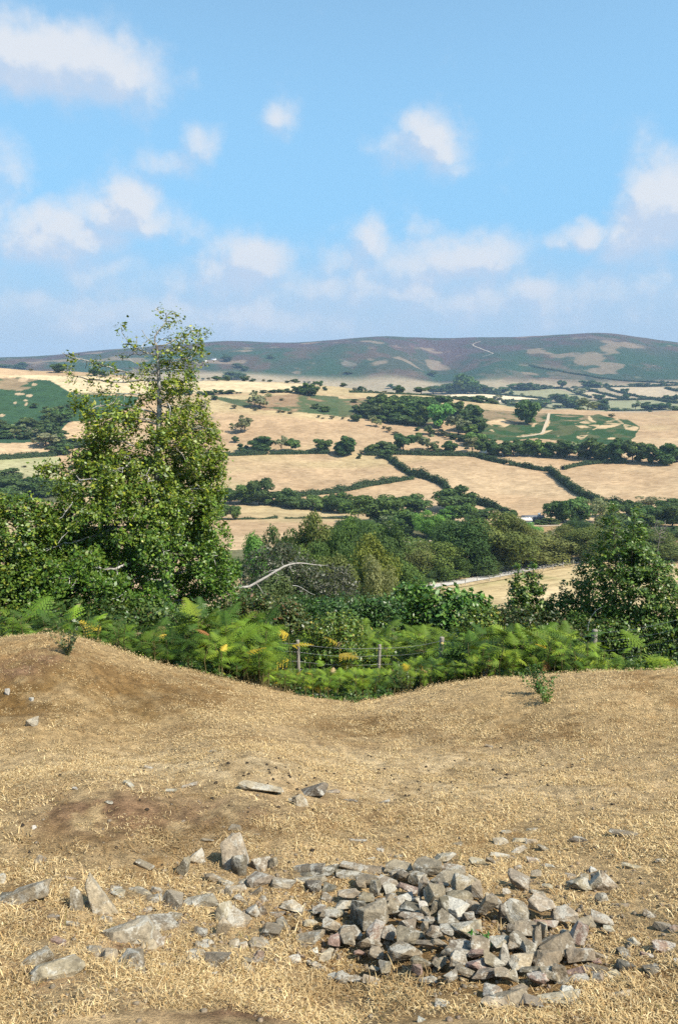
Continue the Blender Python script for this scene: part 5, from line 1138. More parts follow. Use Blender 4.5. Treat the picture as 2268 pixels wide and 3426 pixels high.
# individual ferns one can point at: (px, py of plant top, distance, palette, label)
FI = [(655, 2125, 11.8, 'yellow', 'bright yellow bracken fern lower left of the wire fence start'), (965, 2055, 16.5, 'yellow', 'golden bracken fern behind the left fence post'), (310, 2085, 12.2, 'yellow', 'small yellow bracken fern under the big holly'), (1130, 2120, 17, 'yellow', 'yellow bracken fern between the first and second fence posts'),
      (1865, 2215, 11.5, 'brown', 'rusty orange dead bracken by the dry grass edge'), (455, 2112, 12.0, 'tan', 'withered tan bracken under the right of the big holly'), (520, 2140, 11.8, 'tan', 'withered tan bracken farther right under the big holly'), (1790, 2185, 12.0, 'tan', 'withered tan bracken on the right bank'), (1250, 2240, 11.5, 'tan', 'pale dying bracken below the second fence post'),
      (125, 2015, 12.0, 'green', 'tall upright bracken fern on the left mound skyline'), (60, 2040, 11.8, 'green', 'bracken fern at the far left on the mound skyline'), (220, 2020, 12.4, 'green', 'bracken fern right of the tall upright one on the mound skyline'), (275, 1985, 13.0, 'green', 'tallest bracken fern in front of the big holly'), (340, 2030, 12.2, 'green', 'spreading bracken fern in front of the big holly'),
      (420, 2070, 12.0, 'green', 'low bracken fern in the shade of the big holly'), (500, 2090, 12.0, 'dark', 'dark bracken fern in the shade of the big holly'), (570, 2120, 11.6, 'dark', 'dark bracken fern at the dip of the mound'), (700, 2075, 13.0, 'bright', 'lush bright bracken fern right of the big holly foot'), (770, 2065, 14.0, 'bright', 'lush bright bracken fern right of its lush neighbour'),
      (640, 2180, 11.2, 'bright', 'bright bracken fern under the yellow one'), (740, 2180, 11.3, 'green', 'bracken fern low in front of the fence start'), (830, 2200, 11.2, 'bright', 'bright bracken fern left of the left fence post'), (900, 2190, 12.0, 'green', 'bracken fern touching the left fence post'), (1080, 2220, 11.6, 'green', 'bracken fern right of the left fence post'),
      (1160, 2250, 11.3, 'bright', 'bright bracken fern at the lowest point of the grass edge'), (1340, 2230, 11.8, 'green', 'upright bracken fern right of the second fence post'), (1420, 2215, 12.2, 'dark', 'dark bracken fern below the waymarked post'), (1530, 2180, 12.6, 'green', 'bracken fern right of the waymarked post'), (1900, 2150, 12.6, 'green', 'bracken fern in front of the saplings'),
      (1990, 2165, 12.0, 'green', 'bracken fern hiding the right fence post'), (2055, 2150, 12.0, 'bright', 'pale topped bracken fern right of the right fence post'), (2190, 2120, 12.5, 'bright', 'light bracken fern high against the dark right holly'), (1935, 2150, 11.6, 'bright', 'bracken fern with a yellow stalk on the right bank'), (2120, 2180, 11.4, 'green', 'bracken fern by the grass edge at right'),
      (2030, 2205, 10.9, 'bright', 'low bracken fern sprouting from the grass at right')]
for px, py, r, pal, lab in FI:
    g0 = at_r(px, r); tp = pix_at(px, py, r); H = max(.35, min(1.45, (tp.z-g0.z)))
    fern(g0, H, pal, lab, px, 'bracken ferns', 3 if pal in ('yellow', 'brown', 'tan') else 9)
# the mass of bracken nobody could count
r_ = np.random.default_rng(60)
def crest_r(px): return np.interp(px, [0, 400, 1000, 1160, 1500, 1860, 2268], [10.0, 10.1, 10.2, 10.25, 10.35, 10.5, 10.8])
bV, bF, bC, n0 = [], [], [], 0
cnt = 0
while cnt < 2050:
    px = r_.uniform(-500, 2950); rr = r_.uniform(10.2, 16.5) if r_.random() < .52 else r_.uniform(16.5, 25)
    if rr < crest_r(px)+.1: continue
    if px < 640 and rr > 14.0: continue
    if 640 <= px < 860 and rr > 20: continue
    if px > 1900 and rr > 14.5: continue
    cnt += 1
    p = at_r(px, rr); edge = rr-crest_r(px)
    H = r_.uniform(.6, 1.4)*(0.45+.55*min(1, edge/1.6))
    if px < 600: H *= .80
    if abs(px-1160) < 260 and edge < 3: H *= .8
    if rr > 18.6: H = max(H, .85)*1.1
    u = r_.random()
    if 900 < px < 1570 and rr < 18.5: H = min(H, max(.22, EYE-np.interp(px, [1330, 1400], [.425, .407])*rr-p.z))
    if px > 2010: H = min(H, max(.3, EYE-.405*rr-p.z))
    pal = 'green' if u < .50 else 'bright' if u < .82 else 'dark'
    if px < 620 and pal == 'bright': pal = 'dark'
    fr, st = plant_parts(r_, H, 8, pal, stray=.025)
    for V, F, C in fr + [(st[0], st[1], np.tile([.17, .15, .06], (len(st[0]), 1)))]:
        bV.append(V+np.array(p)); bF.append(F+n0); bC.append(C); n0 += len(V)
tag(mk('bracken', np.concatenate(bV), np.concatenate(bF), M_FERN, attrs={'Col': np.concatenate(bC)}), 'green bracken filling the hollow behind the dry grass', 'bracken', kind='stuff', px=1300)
# bramble leaves mixed through the bracken
n = 110000
px = r_.uniform(560, 2950, n); rr = np.exp(r_.uniform(math.log(10.4), math.log(28), n)); a_ = azt(px, 1700.0)[0]
x = rr*np.sin(a_); y = rr*np.cos(a_); m1 = fbm(x/1.4, y/1.4, 91, 3)
k = (rr > crest_r(px)+.2) & (m1 > .44) & ((px > 800) | (rr < 18)); x, y, rr, px = x[k], y[k], rr[k], px[k]; n = len(x)
zg = hxy(x, y, False); cap = np.where((px > 900) & (px < 1570) & (rr < 18.5), np.maximum(.15, EYE-.43*rr-zg), 9.0)
z = zg + np.minimum(cap, 1)*r_.random(n)**.7*np.clip((rr-crest_r(px))*.5, .15, .85)*(.6+1.8*np.maximum(0, fbm(x/1.3, y/1.3, 95, 2)-.35))
Nn = r_.normal(size=(n, 3)); Nn[:, 2] = np.abs(Nn[:, 2])+.4; Nn[:, 1] -= .3
V, F = quads(np.c_[x, y, z], Nn, (.03+.0009*rr)*r_.uniform(.6, 1.2, n), r_, .7)
C = palette(n, [(.045, .10, .018), (.08, .15, .025), (.13, .20, .035), (.22, .23, .03), (.42, .32, .05), (.20, .09, .04)], [4, 4, 2.5, .6, .12, .15], r_)
tag(mk('undergrowth', V, F, M_LEAF, attrs={'Col': np.repeat(C, 4, 0)}), 'bramble leaves growing through the bracken', 'undergrowth', kind='stuff', px=1300)
# small plants on the dry grass
def sprig(px, py, H, W_, label, cat, name, cols, n=260, seed=1, r=None, stalks=9):
    rr = np.random.default_rng(seed); p = cast(px, py) if r is None else at_r(px, r)
    o = empty(name, p); tag(o, label, cat, px=px); st = []; L = []
    for i in range(stalks):
        e = np.array([rr.normal()*W_*.45, rr.normal()*W_*.3, H*rr.uniform(.55, 1)]); st.append(tube([(0, 0, -.02), e*.5+rr.normal(size=3)*.01, e], [.004, .003, .0015], 4))
        f = rr.uniform(.15, 1, n//stalks)[:, None]; L.append(e[None]*f + rr.normal(size=(n//stalks, 3))*W_*.09)
    V, F = join(st); mk('stem', V, F, M_STALK, o)
    L = np.concatenate(L); L[:, 2] = np.maximum(L[:, 2], .01); V, F = quads(L, rr.normal(size=L.shape)+np.array([0, 0, .5]), .017*rr.uniform(.6, 1.3, len(L)), rr, .5)
    mk('foliage', V, F, M_LEAF, o, attrs={'Col': np.repeat(palette(len(L), cols, [3, 2, 1], rr), 4, 0)}); return o
sprig(228, 2192, .34, .15, 'small wispy grey green seedling standing on the left mound', 'plant', 'seedling', [(.07, .10, .04), (.10, .12, .05), (.05, .07, .03)], 420, 3)
sprig(1800, 2318, .36, .24, 'small green thistle tuft growing from the dry grass at right', 'plant', 'thistle', [(.06, .14, .03), (.09, .18, .04), (.04, .09, .025)], 420, 4)
sprig(1828, 2352, .26, .20, 'low bright green sprig just below the thistle tuft', 'plant', 'sprig', [(.10, .19, .04), (.14, .24, .05), (.06, .12, .03)], 260, 5)
sprig(1180, 2350, .12, .35, 'low green weed at the lowest point of the grass edge', 'plant', 'weed', [(.07, .14, .03), (.10, .17, .05), (.05, .09, .03)], 260, 6)
sprig(1632, 3160, .07, .07, 'tiny green weed growing among the stones of the heap', 'plant', 'weed', [(.05, .16, .03), (.09, .2, .05), (.25, .12, .05)], 36, 7, stalks=4)
sprig(1370, 2220, .5, .22, 'pale dusty fern sprig sticking up at the bottom of the bracken', 'plant', 'sprig', [(.14, .19, .08), (.18, .22, .1), (.1, .14, .05)], 260, 8, r=10.8)
# ------------------------------------------------------------------ stones
def stone_mat():
    m, b = newmat('field_stone'); oi = b.n('ShaderNodeObjectInfo'); tc_ = b.n('ShaderNodeTexCoord')
    P = b.vm('ADD', tc_.outputs['Object'], b.vm('SCALE', oi.outputs['Location'], 7.0))
    P2 = b.vm('ADD', geo_pos(b), (3.1, 1.7, .4))
    n1 = b.noise(P2, 26, 6, .65); n2 = b.noise(P2, 110, 4, .7); n3 = b.noise(P2, 11, 4, .6, .8)
    c = b.mix(1.0, oi.outputs['Color'], b.ramp(n1, [(.28, (.55, .54, .52)), (.5, (1, 1, 1)), (.72, (1.35, 1.33, 1.28))]), 'MULTIPLY')
    lich = b.mapr(b.m('MULTIPLY_ADD', n2, .4, n3), .70, .80)
    c = b.mix(b.m('MULTIPLY', lich, .65), c, (.42, .40, .345))
    drk = b.mapr(b.m('MULTIPLY_ADD', n2, .45, b.noise(P2, 17, 5, .6)), .80, .93)
    c = b.mix(b.m('MULTIPLY', drk, .55), c, (.075, .07, .062))
    c = b.mix(1.0, c, b.ramp(n2, [(.3, (.7, .7, .7)), (.5, (1, 1, 1)), (.7, (1.25, 1.25, 1.25))]), 'MULTIPLY')
    out(b, prin(b, c, .88, .2, b.m('MULTIPLY_ADD', n2, .35, n1), .9, .012)); return m
M_STONE = stone_mat()
SHAPES = []
def stone_shape(seed, kind):
    rr = np.random.default_rng(seed); bm = bmesh.new()
    n = {'block': 17, 'slab': 15, 'wedge': 13}[kind]
    P = rr.uniform(-.5, .5, (n, 3))
    P = np.sign(P)*np.abs(P*2)**.6*.5
    if kind == 'slab': P[:, 2] *= .9
    if kind == 'wedge': P[:, 0] *= np.where(P[:, 2] > 0, .5, 1.0)
    for p in P: bm.verts.new(p)
    ret = bmesh.ops.convex_hull(bm, input=bm.verts)
    bmesh.ops.delete(bm, geom=list({e for e in ret['geom_interior'] + ret['geom_unused'] if isinstance(e, bmesh.types.BMVert)}), context='VERTS')
    bmesh.ops.dissolve_limit(bm, angle_limit=.22, verts=bm.verts, edges=bm.edges)
    bmesh.ops.bevel(bm, geom=list(bm.edges), offset=.03, segments=2, affect='EDGES', profile=.6, clamp_overlap=True)
    bmesh.ops.triangulate(bm, faces=bm.faces)
    bmesh.ops.subdivide_edges(bm, edges=[e for e in bm.edges if e.calc_length() > .13], cuts=3, use_grid_fill=True)
    bmesh.ops.triangulate(bm, faces=bm.faces)
    co = np.array([v.co for v in bm.verts]); 
    mn, mx = co.min(0), co.max(0); co = (co-(mn+mx)/2)/(mx-mn)
    d = (fbm(co[:, 0]*3+seed, co[:, 1]*3+co[:, 2]*2.3, 5, 3)-.5)*.16 + (fbm(co[:, 0]*9+seed, co[:, 2]*9+co[:, 1]*7, 6, 2)-.5)*.06
    co = co*(1+d[:, None]*1.2)
    for v, c in zip(bm.verts, co): v.co = c
    me = bpy.data.meshes.new('stone'); bm.normal_update(); bm.to_mesh(me); bm.free(); me.materials.append(M_STONE); return me
KINDS_ = {'block': [stone_shape(100+i, 'block') for i in range(12)], 'slab': [stone_shape(200+i, 'slab') for i in range(8)], 'wedge': [stone_shape(300+i, 'wedge') for i in range(7)]}
TI = {'g': (.215, .180, .132), 'b': (.205, .170, .122), 'p': (.235, .168, .135), 'w': (.41, .39, .345), 'd': (.13, .113, .086), 'l': (.29, .247, .178)}
TN = {'g': 'grey', 'b': 'brownish', 'p': 'pinkish', 'w': 'white', 'd': 'dark', 'l': 'pale grey'}
LM = [(1514, 3045, 'the white quartz stone'), (1245, 3070, 'the big brown block in the heap'), (1254, 3138, 'the pink faced stone'), (1720, 3068, 'the smooth brown slab in the heap'), (1865, 3172, 'the big brown block low in the heap'), (1365, 2985, 'the reddish brick shaped stone'),
      (1430, 2915, 'the back edge of the heap'), (1350, 3195, 'the front left of the heap'), (1610, 3240, 'the front of the heap'), (1750, 3225, 'the pale pointed stone low in the heap'), (1980, 2965, 'the trio of stones behind the heap'), (1765, 2955, 'the lone speckled boulder behind the heap'), (1880, 3070, 'the twin pale blocks right of the heap'),
      (2190, 3165, 'the purple grey stone at right'), (2100, 3230, 'the dark stone at far right'), (1780, 2830, 'the pale stones in the back grass'), (2000, 2790, 'the dark flat stones in the back grass'), (785, 2880, 'the tall upright stone'), (1050, 2890, 'the slate slab left of the heap'), (870, 2925, 'the broken grey block'),
      (430, 3110, 'the big left block'), (320, 3005, 'the leaning stone at left'), (80, 2990, 'the lichen spotted left stone'), (170, 3225, 'the big pale bottom left stone'), (780, 3075, 'the broken moss capped stone'), (675, 3015, 'the long flat stone'), (725, 3220, 'the grey stone lower left'), (900, 3110, 'the brown ribbed stone'),
      (1030, 3140, 'the long tilted grey stone'), (980, 3030, 'the flat pale stone in the grass'), (640, 2885, 'the two small upright stones'), (150, 2410, 'the white stone on the left mound'), (850, 2620, 'the mossy ledge'), (1040, 2650, 'the dark rock by the ledge'), (450, 2600, 'the left turf outcrop'), (1640, 2500, 'the brown turf bank'), (930, 3230, 'the small stones in the front grass'), (1300, 3330, 'the stones in the front grass')]
ST = [('D1', '60,570,130,130,d,0 220,530,430,230,g,22 30,405,60,90,l,0 370,205,90,100,l,0 1330,255,170,85,g,-20 640,380,110,55,l,0 720,620,100,210,g,8 905,590,180,350,l,26 1090,515,130,100,l,0 1310,500,200,75,l,0 1455,490,85,85,g,0 1190,860,380,280,l,4 1470,790,400,170,g,-14 500,740,105,65,g,0 680,805,125,60,g,-20 550,965,140,70,p,0 355,1120,240,200,g,25 545,1215,420,210,l,-14 860,1050,190,110,g,10 1010,1105,150,140,l,0 1240,1150,210,240,g,28 1380,1000,150,105,l,0 1500,1185,90,50,l,0 1480,930,150,90,g,-20'),
 ('D2', '30,600,160,180,g,-20 260,185,130,140,l,0 130,310,110,180,g,-25 600,190,210,270,l,14 640,280,150,190,d,0 830,240,150,145,g,0 840,385,225,175,g,10 960,250,70,100,g,0 420,380,190,80,g,-25 540,425,150,50,g,-20 300,590,300,125,g,10 550,510,60,75,g,0 650,570,95,80,g,0 500,735,150,200,l,0 645,760,200,170,l,-25 490,865,110,160,l,-28 290,890,110,95,d,0 1060,420,210,120,l,0 1270,290,330,130,d,11 1370,330,330,110,d,9 1310,390,270,80,g,10 1330,460,140,140,d,0 1390,400,75,75,g,0 1150,640,195,125,l,-8 860,575,60,55,g,0 770,690,110,125,l,20 870,700,65,85,g,0 940,855,165,170,b,5 1050,810,120,130,g,0 1390,690,120,110,g,10 1280,930,310,150,g,28 1310,795,130,85,l,-20 1500,850,160,130,l,0 1530,740,150,95,l,0 830,975,170,140,l,-20 600,990,90,85,g,0 250,1060,155,75,g,0 230,1120,120,55,l,0 450,1130,220,190,g,20 820,1125,85,125,p,-18 720,1140,85,80,g,0 720,1205,180,75,l,-32 1150,1130,115,85,l,0 1330,1048,80,55,w,0 1440,1120,115,65,l,0 1530,1000,110,100,p,0 1370,1195,190,70,l,-27 360,960,100,75,g,0 1530,1290,115,95,g,0 500,500,60,60,l,0 420,1260,60,70,l,0 1470,560,110,90,g,0 1480,470,110,90,d,0'),
 ('D3', '110,275,220,100,g,0 330,300,260,100,g,0 100,345,225,90,b,0 550,305,240,140,g,0 820,315,240,200,g,0 980,222,190,105,l,14 1060,315,190,140,g,0 1020,405,290,140,g,0 1140,475,175,200,l,0 270,425,210,130,g,8 450,455,170,140,g,0 600,400,125,115,d,0 520,370,120,95,g,0 710,350,160,100,d,0 725,415,150,130,b,0 640,512,190,90,p,-3 780,545,110,170,g,-15 605,590,150,95,w,0 880,575,185,180,b,0 1100,590,250,130,g,0 1050,680,230,165,w,4 955,705,100,160,d,0 330,520,95,125,g,0 480,520,115,80,g,0 480,585,95,75,g,0 100,560,210,90,g,0 60,660,165,115,l,0 250,600,150,115,b,0 310,745,255,255,b,4 180,765,130,170,d,0 500,700,130,160,b,0 660,690,180,140,d,0 660,775,210,85,g,0 780,680,75,65,w,0 800,730,95,95,g,0 880,720,60,125,l,-20 1250,680,155,140,g,0 1370,715,130,190,g,-18 1440,645,120,125,g,0 1520,760,95,120,d,0 1010,800,190,150,b,0 1200,790,105,95,g,0 1180,885,255,150,l,-4 630,835,145,120,g,0 740,800,130,55,g,0 850,815,120,65,b,0 100,925,205,130,g,0 80,995,125,115,g,0 345,930,180,190,p,18 280,1010,190,140,g,0 660,955,240,145,g,-6 460,930,115,115,g,0 900,935,155,130,b,-25 980,910,125,115,d,0 790,890,60,85,l,0 1120,1025,235,150,d,0 1300,1045,190,160,b,-22 1490,1005,165,125,l,8 600,1095,255,205,b,6 800,1045,170,110,g,0 930,1030,135,85,b,-20 340,1125,135,115,g,0 190,1115,100,60,p,0 1100,1110,285,105,l,8 1100,1185,155,155,g,0 1270,1115,155,95,p,10 1425,1190,190,120,b,-26 1275,1225,185,125,p,0 940,1195,145,105,g,0 760,1195,190,135,b,-18 430,1250,105,115,g,0 720,1280,85,95,p,0 320,1265,95,75,l,0 350,1330,250,70,g,-22 140,1320,120,85,g,0 30,1310,115,110,g,0 1160,1290,165,85,b,-20 1350,1310,270,105,g,6 1030,1330,125,95,g,0 820,1375,155,60,g,8 1525,1155,105,170,b,0 1500,1335,135,130,g,0 380,122,70,45,g,0 560,178,80,42,g,0 300,200,75,45,g,0 160,32,165,40,g,0 1100,62,90,55,g,0 1500,45,125,75,l,0 1490,168,185,50,g,-10 1270,255,130,80,l,0 1400,250,85,65,l,0 1240,425,110,45,l,-20 1270,550,95,130,g,0 1390,590,75,60,l,0 1540,535,75,65,l,0 200,480,90,80,g,0 380,640,90,80,b,0 560,630,90,80,g,0 950,480,110,90,b,0 1050,540,120,60,g,0 720,620,80,70,g,0'),
 ('D4', '650,22,195,75,d,-10 100,22,115,65,l,0 210,32,105,75,l,0 320,105,120,60,g,-25 100,122,135,65,l,0 20,192,75,42,g,0 230,215,125,60,g,-12 80,310,75,55,g,0 380,305,85,42,l,0 80,430,205,170,g,-8 250,370,95,62,l,0 575,360,115,70,g,-20 700,375,75,65,g,0 645,460,185,135,g,0 790,450,100,200,l,-24 885,430,200,185,b,-24 775,305,60,65,w,0 850,600,95,85,l,0 1030,635,125,55,g,0 350,495,95,52,l,0 260,560,145,62,g,0 1160,275,205,52,l,-4 1405,215,95,52,g,0 1310,712,150,90,d,-28 1430,832,145,105,g,-8 1530,848,95,62,p,0 285,700,220,225,l,-10 60,740,205,215,b,-26 500,760,220,165,l,14 680,825,195,125,g,8 865,805,190,120,g,-20 920,890,95,52,l,0 340,842,205,85,p,-4 150,880,210,140,b,0 300,920,85,115,l,0 255,1015,80,195,b,-8 110,1000,200,160,b,-25 450,1035,290,240,b,10 640,960,120,160,p,-24 650,1115,275,190,b,0 180,1070,120,125,b,0 125,1180,235,160,l,-6 360,1155,260,200,b,0 860,1105,160,60,b,-22 840,1213,265,75,d,-4 620,1243,205,80,p,14 1060,1180,135,145,d,0 1290,1095,155,60,p,-18 1440,1010,235,125,p,-6 1160,980,80,95,l,-30 1080,1075,100,105,g,0 1320,1212,200,125,d,-14 1550,1152,52,52,w,0 820,1292,110,115,b,0 940,1280,165,85,l,0 640,1312,185,85,g,0 470,1300,120,185,g,12 370,1312,170,135,b,0 270,1352,170,115,p,6 200,1280,185,75,d,0 1120,1302,95,52,l,0 20,1332,115,115,g,0 800,1150,110,70,p,0 30,880,90,90,d,0 30,1060,90,90,b,0 520,930,100,70,g,0')]
EX = [(1714, 3339, 120, 70, 'g', 0), (1660, 3358, 95, 42, 'l', 0), (1772, 3350, 70, 62, 'g', 0), (1865, 3336, 140, 50, 'l', 0), (1640, 3322, 55, 55, 'g', 0), (1900, 3328, 55, 50, 'w', 0), (1733, 3308, 65, 34, 'g', 0), (2070, 3325, 75, 24, 'l', 0), (1480, 3358, 45, 26, 'l', 0), (1410, 3412, 26, 24, 'w', 0),
      (108, 2415, 36, 36, 'l', 10), (25, 2318, 15, 20, 'w', 0), (105, 2340, 15, 14, 'w', 0), (500, 2568, 32, 11, 'l', 0), (434, 2622, 40, 26, 'l', -30), (636, 2626, 54, 20, 'g', 0), (571, 2645, 38, 16, 'l', 0), (872, 2634, 135, 46, 'l', -16), (1046, 2646, 88, 54, 'd', 20), (1004, 2684, 36, 46, 'l', 24), (976, 2676, 24, 16, 'l', 0), (1113, 2648, 46, 16, 'g', 0),
      (788, 2767, 38, 24, 'g', 0), (694, 2810, 38, 17, 'g', -10), (365, 2684, 26, 14, 'g', 0), (915, 2292, 32, 11, 'g', 0), (1060, 2326, 38, 16, 'l', -10), (712, 2514, 26, 12, 'd', 0), (116, 2769, 13, 13, 'w', 0), (253, 2637, 20, 12, 'w', 0),
      (1636, 2496, 24, 13, 'g', 0), (1778, 2774, 38, 15, 'g', 0), (1694, 2782, 38, 15, 'l', 0), (1948, 2539, 10, 6, 'w', 0), (2096, 2789, 105, 22, 'd', -4), (1170, 2677, 46, 12, 'd', 0), (1286, 2682, 40, 12, 'd', 0), (1640, 2215, 40, 60, 'w', 0)]
srows = []
for t, data in ST:
    for q in data.split():
        x, y, w, h, c, ro = q.split(','); px, py = T(t, float(x), float(y)); srows.append((px, py, float(w)*TS, float(h)*TS, c, float(ro)))
srows += EX
_r = np.random.default_rng(404)
for _ in range(21):
    srows.append((_r.uniform(330, 1180), _r.uniform(2925, 3235), _r.uniform(34, 62), _r.uniform(20, 36), 'glgbl'[_r.integers(5)], _r.normal()*14))
srows.sort(key=lambda q: q[1])
si = 0
for (px, py, w, h, c, ro) in srows:
    si += 1; rr = np.random.default_rng(900+si)
    if (px, py) == (1640, 2215): p = pix_at(1640, 2245, 11.3); g0 = at_r(1640, 11.3); p.z = g0.z+.25
    else: p = cast(px, min(3420, py + h*.22))
    s = scale_at(p); inheap = ((px-1560)/480)**2 + ((py-3090)/230)**2 < 1
    gf = 1.13 if inheap else 1.16
    wm, hm = w*s*gf, h*s*gf*.96
    asp = w/h
    kind = 'slab' if asp > 1.75 else 'wedge' if asp < .62 and rr.random() < .6 else 'block'
    me = KINDS_[kind][rr.integers(len(KINDS_[kind]))]
    inheap = ((px-1560)/480)**2 + ((py-3090)/230)**2 < 1
    dep = hm*(.95 if asp < 1.2 else 1.0); ht = hm*((.66 if asp < 1.2 else .52) if inheap else (.72 if asp < 1.2 else .56))
    if asp < .8: dep = wm*.7; ht = hm*1.12
    o = bpy.data.objects.new('stone', me); COL.objects.link(o)
    o.scale = (wm, dep, ht)
    yaw = rr.normal()*.25 + (math.pi if rr.random() < .5 else 0); sg = math.cos(yaw)
    o.rotation_euler = (rr.normal()*.16 - .12, math.radians(-ro if False else ro)*-1.0 + rr.normal()*.06, 0)
    # tilt about the view axis first, then turn about the vertical
    o.rotation_mode = 'QUATERNION'
    from mathutils import Quaternion
    o.rotation_quaternion = Quaternion((0, 1, 0), -math.radians(ro)) @ Quaternion((1, 0, 0), rr.normal()*.15-.1) @ Quaternion((0, 0, 1), yaw)
    o.location = (p.x, p.y, p.z + ht*(.36 if inheap else .27) + (.025 if inheap else 0))
    col = np.array(TI[c])*rr.uniform(.85, 1.18)*np.array([rr.uniform(.97, 1.06), 1, rr.uniform(.94, 1.03)])
    o.color = (*col, 1)
    area = w*h; sz = 'small' if area < 1500 else 'large' if area > 6200 else 'medium'
    shp = 'flat stone' if asp > 1.75 else 'upright stone' if asp < .8 else 'angular stone'
    dd = [((px-a)**2+((py-b_)*1.4)**2, nm) for a, b_, nm in LM]; d0, nm = min(dd)
    tag(o, f"{sz} {TN[c]} {shp} {'in place of' if False else 'near'} {nm}", 'stone', 'stones of the heap' if inheap else 'stones lying in the dry grass', px=px)
# give the landmark stones their own words
for a, b_, nm in LM[:33]:
    if nm.startswith(('the back edge', 'the front', 'the two', 'the twin', 'the trio', 'the pale stones', 'the dark flat stones', 'the stones', 'the small stones', 'the left turf', 'the brown turf')): continue
    best = min(((project(l[0].location.x, l[0].location.y, l[0].location.z), l) for l in LABELS if l[0].name.startswith('stone')), key=lambda q: (q[0][0]-a)**2+((q[0][1]-b_)*1.0)**2)
    if (best[0][0]-a)**2+(best[0][1]-b_)**2 < 3600 and ' near ' in best[1][1]:
        best[1][1] = best[1][0]['label'] = nm[4:]+(' lying in the grass' if 'heap' not in nm and 'mound' not in nm and 'grass' not in nm else '')

# small gravel between the stones, sheep droppings
def blobs(name, px, py, sz, mat, label, cat, flat=.6, seed=3):
    rr = np.random.default_rng(seed); Vs, Fs, n0 = [], [], 0
    ico = bmesh.new(); bmesh.ops.create_icosphere(ico, subdivisions=1, radius=1); iv = np.array([v.co for v in ico.verts]); iF = np.array([[v.index for v in f.verts] for f in ico.faces]); ico.free()
    a, t = azt(px, py)
    for i in range(len(px)):
        p = None
        p = np.array(CASTGRID(px[i], py[i])); V = iv*rr.uniform(.6, 1.2, (len(iv), 1))*np.array([1, rr.uniform(.6, 1), flat*rr.uniform(.6, 1.1)])*sz[i]
        V = rot(V, rr.uniform(0, 6.28), rr.normal()*.3); Vs.append(V+p+np.array([0, 0, sz[i]*.25])); Fs.append(iF+n0); n0 += len(V)
    return tag(mk(name, np.concatenate(Vs), np.concatenate(Fs), mat), label, cat, kind='stuff', px=1134)
gx = np.linspace(-120, 2400, 60); gy = np.linspace(2402, 3430, 60)
GRID = np.array([[tuple(cast(x, y)) for x in gx] for y in gy])
def CASTGRID(px, py):
    i = np.clip((px-gx[0])/(gx[1]-gx[0]), 0, len(gx)-1.001); j = np.clip((py-gy[0])/(gy[1]-gy[0]), 0, len(gy)-1.001)
    i0, j0 = int(i), int(j); fx, fy = i-i0, j-j0
    p = (GRID[j0, i0]*(1-fx)+GRID[j0, i0+1]*fx)*(1-fy)+(GRID[j0+1, i0]*(1-fx)+GRID[j0+1, i0+1]*fx)*fy
    z = float(hxy(np.array([p[0]]), np.array([p[1]]))[0]); return (p[0], p[1], z)
rr = np.random.default_rng(77)
n = 1300; px = np.concatenate([rr.normal(1500, 360, n), rr.uniform(0, 2268, 200), rr.normal(750, 280, 480)]); py = np.concatenate([rr.normal(3100, 120, n), rr.uniform(2650, 3420, 200), rr.normal(3060, 110, 480)])
k = (py > 2600) & (py < 3420) & (px > -60) & (px < 2330)
m, b = newmat('gravel_stone'); P = geo_pos(b); n_ = b.noise(P, 8, 3); n2_ = b.noise(P, 120, 4)
out(b, prin(b, b.mix(1.0, b.ramp(n_, [(.3, (.13, .105, .075)), (.45, (.22, .18, .13)), (.6, (.21, .155, .11)), (.7, (.29, .24, .17))]), b.ramp(n2_, [(.3, (.6, .6, .6)), (.7, (1.3, 1.3, 1.3))]), 'MULTIPLY'), .9, .15))
blobs('gravel', px[k], py[k], rr.uniform(.005, .015, k.sum()), m, 'small stone chips scattered between the stones and the grass', 'gravel')
px = np.concatenate([rr.normal(1500, 420, 150), rr.uniform(60, 2250, 90), rr.normal(900, 200, 30)]); py = np.concatenate([rr.normal(2610, 50, 150), rr.uniform(2480, 3300, 90), rr.normal(2570, 25, 30)])
k = (py > 2420) & (py < 3400) & (px > -50) & (px < 2320)
blobs('droppings', px[k], py[k], rr.uniform(.007, .018, k.sum()), plain('dark_dung', (.035, .026, .018), .8, .2), 'dark sheep droppings scattered over the dry grass', 'droppings', .7, 5)

# ------------------------------------------------------------------ dry grass
def thin_at(x, y, z):
    px, py = project(x, y, z)
    def blob(cx, cy, wx, wy): return np.exp(-(((px-cx)/wx)**2+((py-cy)/wy)**2))
    soil = np.maximum.reduce([blob(370, 2715, 300, 85)*1.0, blob(650, 2720, 330, 60)*.6, blob(830, 3370, 320, 65)*1.1, blob(120, 3280, 130, 70)*.6, blob(640, 2700, 190, 35)*.6, blob(90, 2230, 130, 50)*.9, blob(120, 3060, 60, 60)*.5])
    moss = np.maximum.reduce([blob(120, 2330, 280, 140)*1.2, blob(460, 2360, 260, 110)*1.05, blob(1200, 2440, 260, 50)*.7, blob(1700, 2470, 400, 60)*.6, blob(450, 2760, 560, 100)*1.0, blob(1350, 3330, 350, 90)*.4])
    path = np.maximum(blob(900, 2560, 900, 55), blob(1500, 2630, 600, 60)*.7)
    heap = np.clip(1.15-(((px-1560)/430)**2+((py-3090)/185)**2), 0, 1)
    return px, py, soil, moss, path, heap
MG = np.zeros((429, 284))
YY, XX = np.mgrid[0:429, 0:284]*8.0
for (px_, py_, w_, h_, c_, ro_) in srows:
    MG = np.maximum(MG, ((((XX-px_)/(w_*.5+6))**2 + ((YY-py_-h_*.1)/(h_*.5+7))**2) < 1).astype(float))
